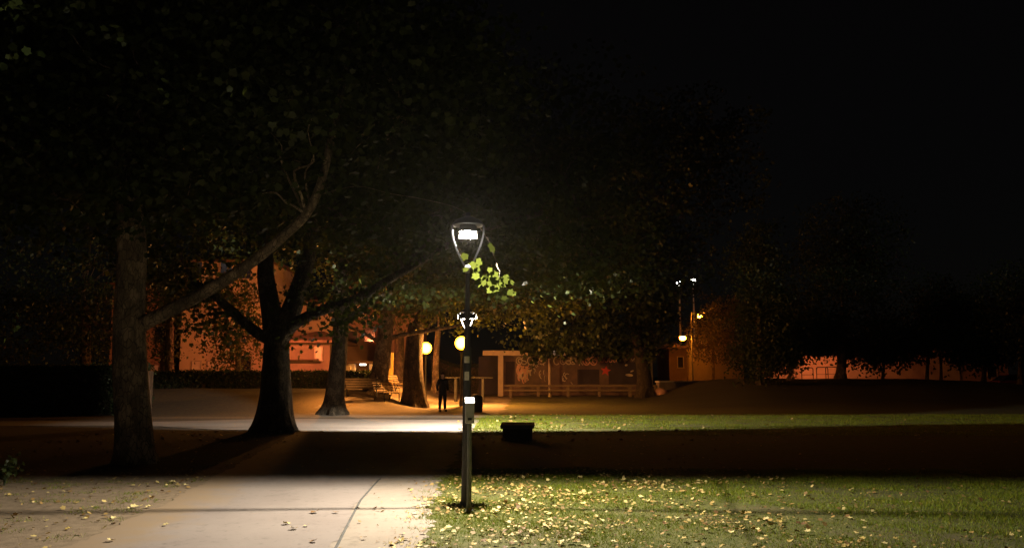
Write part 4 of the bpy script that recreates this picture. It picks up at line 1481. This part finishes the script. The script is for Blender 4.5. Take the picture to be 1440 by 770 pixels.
# blotch of pink figures
rs = random.Random(5)
for k in range(26):
    X_, Z_ = fx(rs.uniform(728, 748)), fz(rs.uniform(515, 535))
    ribbon(pink if k % 3 else pale, arc(X_, Z_, rs.uniform(.06, .2), rs.uniform(.08, .3), rs.uniform(0, 3), rs.uniform(3.5, 6)), rs.uniform(.03, .09))
for k in range(10):
    X_, Z_ = fx(rs.uniform(752, 768)), fz(rs.uniform(512, 536))
    ribbon(pale, arc(X_, Z_, rs.uniform(.05, .2), rs.uniform(.1, .3), rs.uniform(0, 3), rs.uniform(3.5, 6)), rs.uniform(.015, .03))
for k in range(6):
    X_, Z_ = fx(rs.uniform(792, 806)), fz(rs.uniform(524, 538))
    ribbon(pale, arc(X_, Z_, rs.uniform(.05, .2), rs.uniform(.1, .3), rs.uniform(0, 3), rs.uniform(3.5, 6)), .03)
# red star
X_, Z_ = fx(852), fz(521)
sv = [Vector((X_ + (.46 if i % 2 == 0 else .19) * math.sin(i * PI / 5 + .15), yw - .012, Z_ + (.46 if i % 2 == 0 else .19) * math.cos(i * PI / 5 + .15))) for i in range(10)]
red.add(sv + [Vector((X_, yw - .012, Z_))], [(i, 10, (i + 1) % 10) for i in range(10)])
# two pale almond shapes and dots
for cx_, cz_, rx_, rz_, t_ in ((885, 527, .32, .11, -.1), (901, 525, .28, .15, .5), (889, 521.5, .16, .06, .4), (881, 513, .12, .08, .3)):
    c = Vector((fx(cx_), yw - .012, fz(cz_)))
    e = [c + Vector((rx_ * math.cos(a) * math.cos(t_) - rz_ * math.sin(a) * math.sin(t_), 0, rx_ * math.cos(a) * math.sin(t_) + rz_ * math.sin(a) * math.cos(t_))) for a in np.linspace(0, 2 * PI, 14)[:-1]]
    pale.add(e + [c], [(i, 13, (i + 1) % 13) for i in range(13)])
pale.build('graffiti', M['spray_pale'], wl)
pink.build('graffiti', M['spray_pink'], wl)
red.build('red_star', M['spray_red'], wl)
# small lamp under the eaves, seen through the leaves
lm = MB()
for px, py in ((765, 488), (772, 487), (778, 488.5), (785, 491)):
    q = at(px, py, 63.9)
    lm.ball((q.x - xc, q.y - YP, q.z), (.085, .06, .085), 10, 6)
lm.build('eave_lamp', M['eave_lamp'], r, True)

# slim post standing before the pavilion
x = xat(773, 62.6)
r = thing('slim_post', 'tall slim bare post standing in front of the painted wall', 'post', (x, 62.6, h(x, 62.6)))
zt = at(773, 497, 62.6).z
MB().lathe([(0, -.1), (.13, -.1), (.13, .1), (.11, .12), (.10, zt), (0, zt + .03)], n=10).build('shaft', M['fascia'], r, True)
MB().lathe([(0, zt + .035), (.14, zt + .035), (.14, zt + .08), (0, zt + .12)], n=10).build('cap', M['fascia'], r, True)

# post and rail fence
YF = 62.0
fp = [718, 757, 799, 843, 886, 922]
xf = [xat(px, YF) for px in fp]
r = thing('rail_fence', 'weathered two rail timber fence in front of the painted pavilion', 'fence', (xf[0], YF, 0))
zt, zm = at(760, 541.5, YF).z, at(760, 548.5, YF).z
for i, x in enumerate(xf):
    MB().box((x - xf[0], 0, (zt + .02) / 2 - .05), (.22, .16, zt + .14), 0, 0, .02).build('post', M['timber'], r)
for z in (zt - .02, zm):
    for i in range(len(xf) - 1):
        a, b = xf[i] - xf[0] + (.0 if i else -.5), xf[i + 1] - xf[0]
        MB().box(((a + b) / 2, -.112, z), (b - a - .01, .06, .15), 0, 0, .012).build('rail', M['timber'], r)

# boulder at the foot of the mound
x = xat(929, 58)
r = MB()
r.ball((0, 0, .14), (.5, .36, .30), 12, 8)
r.v = [(a + rng.normal() * .02, b + rng.normal() * .02, max(c + rng.normal() * .02, -.12)) for a, b, c in r.v]
tag(r.build('boulder', M['spray_pink'], None, True, (x, 58, h(x, 58))), 'small rounded pinkish boulder beside the low stone wall', 'boulder')

# ------------------------------------------------------------------ furniture of the square
# table
YT = 51
xa_, xb_ = xat(627, YT), xat(693, YT)
xc = (xa_ + xb_) / 2
r = thing('games_table', 'long pale topped games table on the square behind the person', 'table', (xc, YT, 0))
zt = at(690, 530, YT).z
MB().box((0, 0, zt - .03), (xb_ - xa_, 1.3, .05), 0, 0, .012).build('tabletop', M['concrete_dark'], r)
for s in (-1, 1):
    MB().box((s * .85, 0, (zt - .06) / 2), (.16, .9, zt - .06), 0, 0, .02).build('leg', M['concrete_dark'], r)
MB().box((0, 0, zt + .065), (.02, 1.36, .12)).build('net', M['galv'], r)

# litter bin
xb = xat(670, 36.5)
r = thing('litter_bin', 'round dark litter bin standing behind the near lamp post', 'bin', (xb, 36.5, h(xb, 36.5)))
MB().lathe([(0, 0), (.24, 0), (.27, .05), (.29, .35), (.27, .62), (.26, .62), (.24, .3), (0, .1)], n=20).build('drum', M['iron'], r, True)
MB().lathe([(.275, .62), (.28, .65), (.20, .74), (.10, .78), (0, .79)], n=20).build('lid', M['iron'], r, True)
MB().tube([(0, .3, -.05), (0, .3, .7)], .03, 8).build('stand', M['iron'], r)


def bench(label, x, y, rz, group='slatted park benches', wood='slat'):
    r = thing('park_bench', label, 'bench', (x, y, h(x, y)), rz, group)
    mb = MB()
    for i in range(4):
        mb.box((0, -.06 - i * .115, .45), (1.8, .095, .035), 0, 0, .008)
    mb.build('seat', M[wood], r)
    mb = MB()
    for i in range(4):
        mb.box((0, .055 + .045 * i, .54 + i * .115), (1.8, .032, .095), 0, 0, .008, R(-20))
    mb.build('backrest', M[wood], r)
    for s in (-1, 1):
        mb = MB()
        mb.tube([(s * .7, -.40, 0), (s * .7, -.38, .40), (s * .7, .02, .41), (s * .7, .24, .97)], .028, 8)
        mb.tube([(s * .7, .20, 0), (s * .7, .03, .40)], .028, 8)
        mb.build('leg', M['iron'], r, True)
        mb = MB()
        mb.tube([(s * .78, -.36, .46), (s * .78, -.36, .64), (s * .78, .12, .66)], .02, 6)
        mb.build('armrest', M['iron'], r, True)
    return r


xq = xat(541, 39.8)
bench('slatted park bench whose end catches the orange light beside the leaning tree', xq, 39.8, R(68))
xq = xat(553, 47)
bench('slatted park bench further back, in front of the notice board', xq, 47, R(75))
xq = xat(508, 38.6)
bench('slatted park bench in the dark between straight and leaning tree', xq, 38.6, R(8), wood='slat_shaded')

# notice board
xq, yq = xat(548, 49.5), 49.5
g = h(xq, yq)
r = thing('notice_board', 'tall yellow notice board with a dark poster beside the tree trunks', 'notice board', (xq, yq, g), R(12))
MB().box((0, 0, 1.15), (.36, .10, 2.0), 0, 0, .012).build('panel', M['board_yellow'], r)
MB().box((-.06, -.055, 1.60), (.20, .02, .84)).build('poster', M['poster'], r)
for s in (-1, 1):
    MB().tube([(s * .14, .075, -.1), (s * .14, .075, 2.2)], .025, 8).build('post', M['iron'], r)

# entrance porch with its lamp
YE = 46.5
xq = xat(506, YE)
g = h(xq, YE)
r = thing('entrance_porch', 'small flat porch on pale pillars between straight and leaning tree', 'porch', (xq, YE, g))
zt = at(506, 511, YE).z - g
MB().box((0, .5, zt + .07), (1.75, 1.6, .14), 0, 0, .01).build('roof', M['roof'], r)
MB().box((xat(494, YE) - xq, 0, zt / 2 - .05), (.38, .38, zt + .1), 0, 0, .015).build('pillar', M['plaster'], r)
MB().box((xat(521, YE) - xq, 0, zt / 2 - .05), (.22, .3, zt + .1), 0, 0, .015).build('pillar', M['plaster'], r)
MB().box((xat(490, YE) - xq, -.35, .62), (.30, .26, 1.26), 0, 0, .015).build('plinth', M['plaster_warm'], r)
MB().box((xat(510, YE) - xq, -.22, zt - .052), (.36, .14, .10), 0, 0, .02).build('ceiling_lamp', M['tube_lamp'], r)


# ------------------------------------------------------------------ the person
def skinned(name, verts, edges, mat_, parent, sub=2):
    me = bpy.data.meshes.new(name)
    me.from_pydata([v[:3] for v in verts], edges, [])
    me.materials.append(mat_)
    o = bpy.data.objects.new(name, me)
    col.objects.link(o)
    o.parent = parent
    sk = o.modifiers.new('skin', 'SKIN')
    sk.use_smooth_shade = True
    sk.branch_smoothing = 0.4
    lay = me.skin_vertices[0].data
    for i, v in enumerate(verts):
        rr = v[3]
        lay[i].radius = rr if hasattr(rr, '__len__') else (rr, rr)
        lay[i].use_root = (i == 0)
    if sub:
        ss = o.modifiers.new('sub', 'SUBSURF')
        ss.levels = ss.render_levels = sub
    return o


pp = gp(622, 578.5)
per = thing('person', 'standing person in a dark thigh length coat and dark trousers on the square', 'person', (pp.x, pp.y, h(pp.x, pp.y)), R(25))
bv, be = [], []


def bvx(x, y, z, r, link=None):
    bv.append((x, y, z, r))
    if link is not None:
        be.append((link, len(bv) - 1))
    return len(bv) - 1


pel = bvx(0, 0, .93, (.15, .11))
bel = bvx(0, -.01, 1.10, (.135, .10), pel)
che = bvx(0, 0, 1.30, (.155, .11), bel)
shc = bvx(0, .01, 1.43, (.11, .08), che)
nek = bvx(0, 0, 1.51, .055, shc)
hd0 = bvx(0, -.015, 1.60, (.072, .085), nek)
hd1 = bvx(0, -.01, 1.69, (.076, .092), hd0)
hd2 = bvx(0, -.005, 1.74, (.05, .06), hd1)
for s in (-1, 1):
    sh = bvx(s * .17, .01, 1.41, .062, shc)
    el = bvx(s * .245, .04, 1.13, .045, sh)
    wr = bvx(s * .235, -.06, .90, .030, el)
    pa = bvx(s * .228, -.075, .84, (.036, .020), wr)
    for q, ln in ((-.024, .070), (-.008, .080), (.008, .075), (.024, .058)):
        f1 = bvx(s * .226, -.078 + q, .800, .009, pa)
        f2 = bvx(s * .220, -.082 + q, .800 - ln * .5, .008, f1)
        bvx(s * .210, -.084 + q, .800 - ln, .007, f2)
    t1 = bvx(s * .216, -.112, .835, .011, pa)
    bvx(s * .208, -.128, .800, .009, t1)
    hp = bvx(s * .10, 0, .86, .085, pel)
    kn = bvx(s * .115, -.012, .48, .056, hp)
    an = bvx(s * .125, .01, .09, .038, kn)
    ft = bvx(s * .14, -.09, .04, (.042, .03), an)
    bvx(s * .145, -.17, .03, (.036, .022), ft)
body = skinned('body', bv, be, M['skin'], per)
cv, ce = [], []


def cvx(x, y, z, r, link=None):
    cv.append((x, y, z, r))
    if link is not None:
        ce.append((link, len(cv) - 1))
    return len(cv) - 1


a = cvx(0, 0, .95, (.19, .145))
cvx(0, 0, .72, (.20, .155), a)
b = cvx(0, -.01, 1.12, (.175, .135), a)
c = cvx(0, 0, 1.31, (.19, .14), b)
d = cvx(0, .01, 1.44, (.14, .105), c)
cvx(0, .01, 1.515, .078, d)
for s in (-1, 1):
    sh = cvx(s * .18, .01, 1.41, .085, d)
    el = cvx(s * .255, .04, 1.13, .066, sh)
    cvx(s * .238, -.05, .925, .052, el)
skinned('coat', cv, ce, M['coat'], per)
for s in (-1, 1):
    skinned('trouser_leg', [(s * .10, 0, .88, .105), (s * .117, -.012, .48, .078), (s * .125, .01, .10, .066)], [(0, 1), (1, 2)], M['trousers'], per)
    mb = MB().ball((s * .138, -.07, .042), (.052, .145, .05), 12, 8)
    mb.build('shoe', M['iron'], per, True)
mb = MB().ball((0, .012, 1.70), (.088, .102, .085), 16, 10)
mb.v = [v for v in mb.v]
mb.build('hair', M['hair'], per, True)
# face
MB().ball((0, -.108, 1.635), (.014, .022, .024), 8, 6).build('nose', M['skin'], per, True)
for s in (-1, 1):
    MB().ball((s * .03, -.098, 1.662), (.011, .008, .008), 8, 6).build('eye', M['hair'], per, True)
    MB().ball((s * .083, .0, 1.64), (.012, .022, .034), 8, 6).build('ear', M['skin'], per, True)
MB().ball((0, -.098, 1.588), (.024, .010, .007), 8, 6).build('mouth', M['spray_pink'], per, True)

# ------------------------------------------------------------------ night sky, faint moonlight
w = bpy.data.worlds.new('World')
scn.world = w
w.use_nodes = True
nt = w.node_tree
sky = nt.nodes.new('ShaderNodeTexSky')
sky.sky_type = 'NISHITA'
sky.sun_disc = False
sky.sun_elevation = R(8)
sky.sun_rotation = R(200)
bg = nt.nodes['Background']
glow = mixcol(nt, 1.0, sky.outputs[0], (5.5, 4.2, 4.0), 'ADD')     # town glow in the night sky
nt.links.new(glow, bg.inputs[0])
bg.inputs[1].default_value = 0.00019
sd = bpy.data.lights.new('moon', 'SUN')
sd.energy = 0.0015
sd.angle = R(0.5)
so = bpy.data.objects.new('moon', sd)
col.objects.link(so)
so.rotation_euler = (R(82), 0, R(-20))
so.location = (0, -20, 30)

# thin night haze: the air glows a little round the lamps
mb = MB().box((0, 285, 20), (840, 720, 46))
hz = mb.build('haze', [])
hm = bpy.data.materials.new('night haze')
hm.use_nodes = True
nt = hm.node_tree
nt.nodes.remove(nt.nodes['Principled BSDF'])
vol = nt.nodes.new('ShaderNodeVolumePrincipled')
vol.inputs['Color'].default_value = (.9, .88, .88, 1)
vol.inputs['Density'].default_value = 0.00004
vol.inputs['Anisotropy'].default_value = 0.8
nt.links.new(vol.outputs[0], nt.nodes['Material Output'].inputs['Volume'])
hz.data.materials.append(hm)
tag(hz, 'thin night haze hanging over the whole park', 'haze', kind='stuff')

scn.view_settings.view_transform = 'Standard'
scn.view_settings.look = 'None'
scn.view_settings.exposure = 0
scn.view_settings.gamma = 1
scn.view_settings.use_curve_mapping = False
scn.render.engine = 'CYCLES'
scn.cycles.max_bounces = 6
scn.cycles.diffuse_bounces = 3
scn.cycles.glossy_bounces = 2
scn.cycles.transmission_bounces = 3
scn.cycles.sample_clamp_indirect = 3
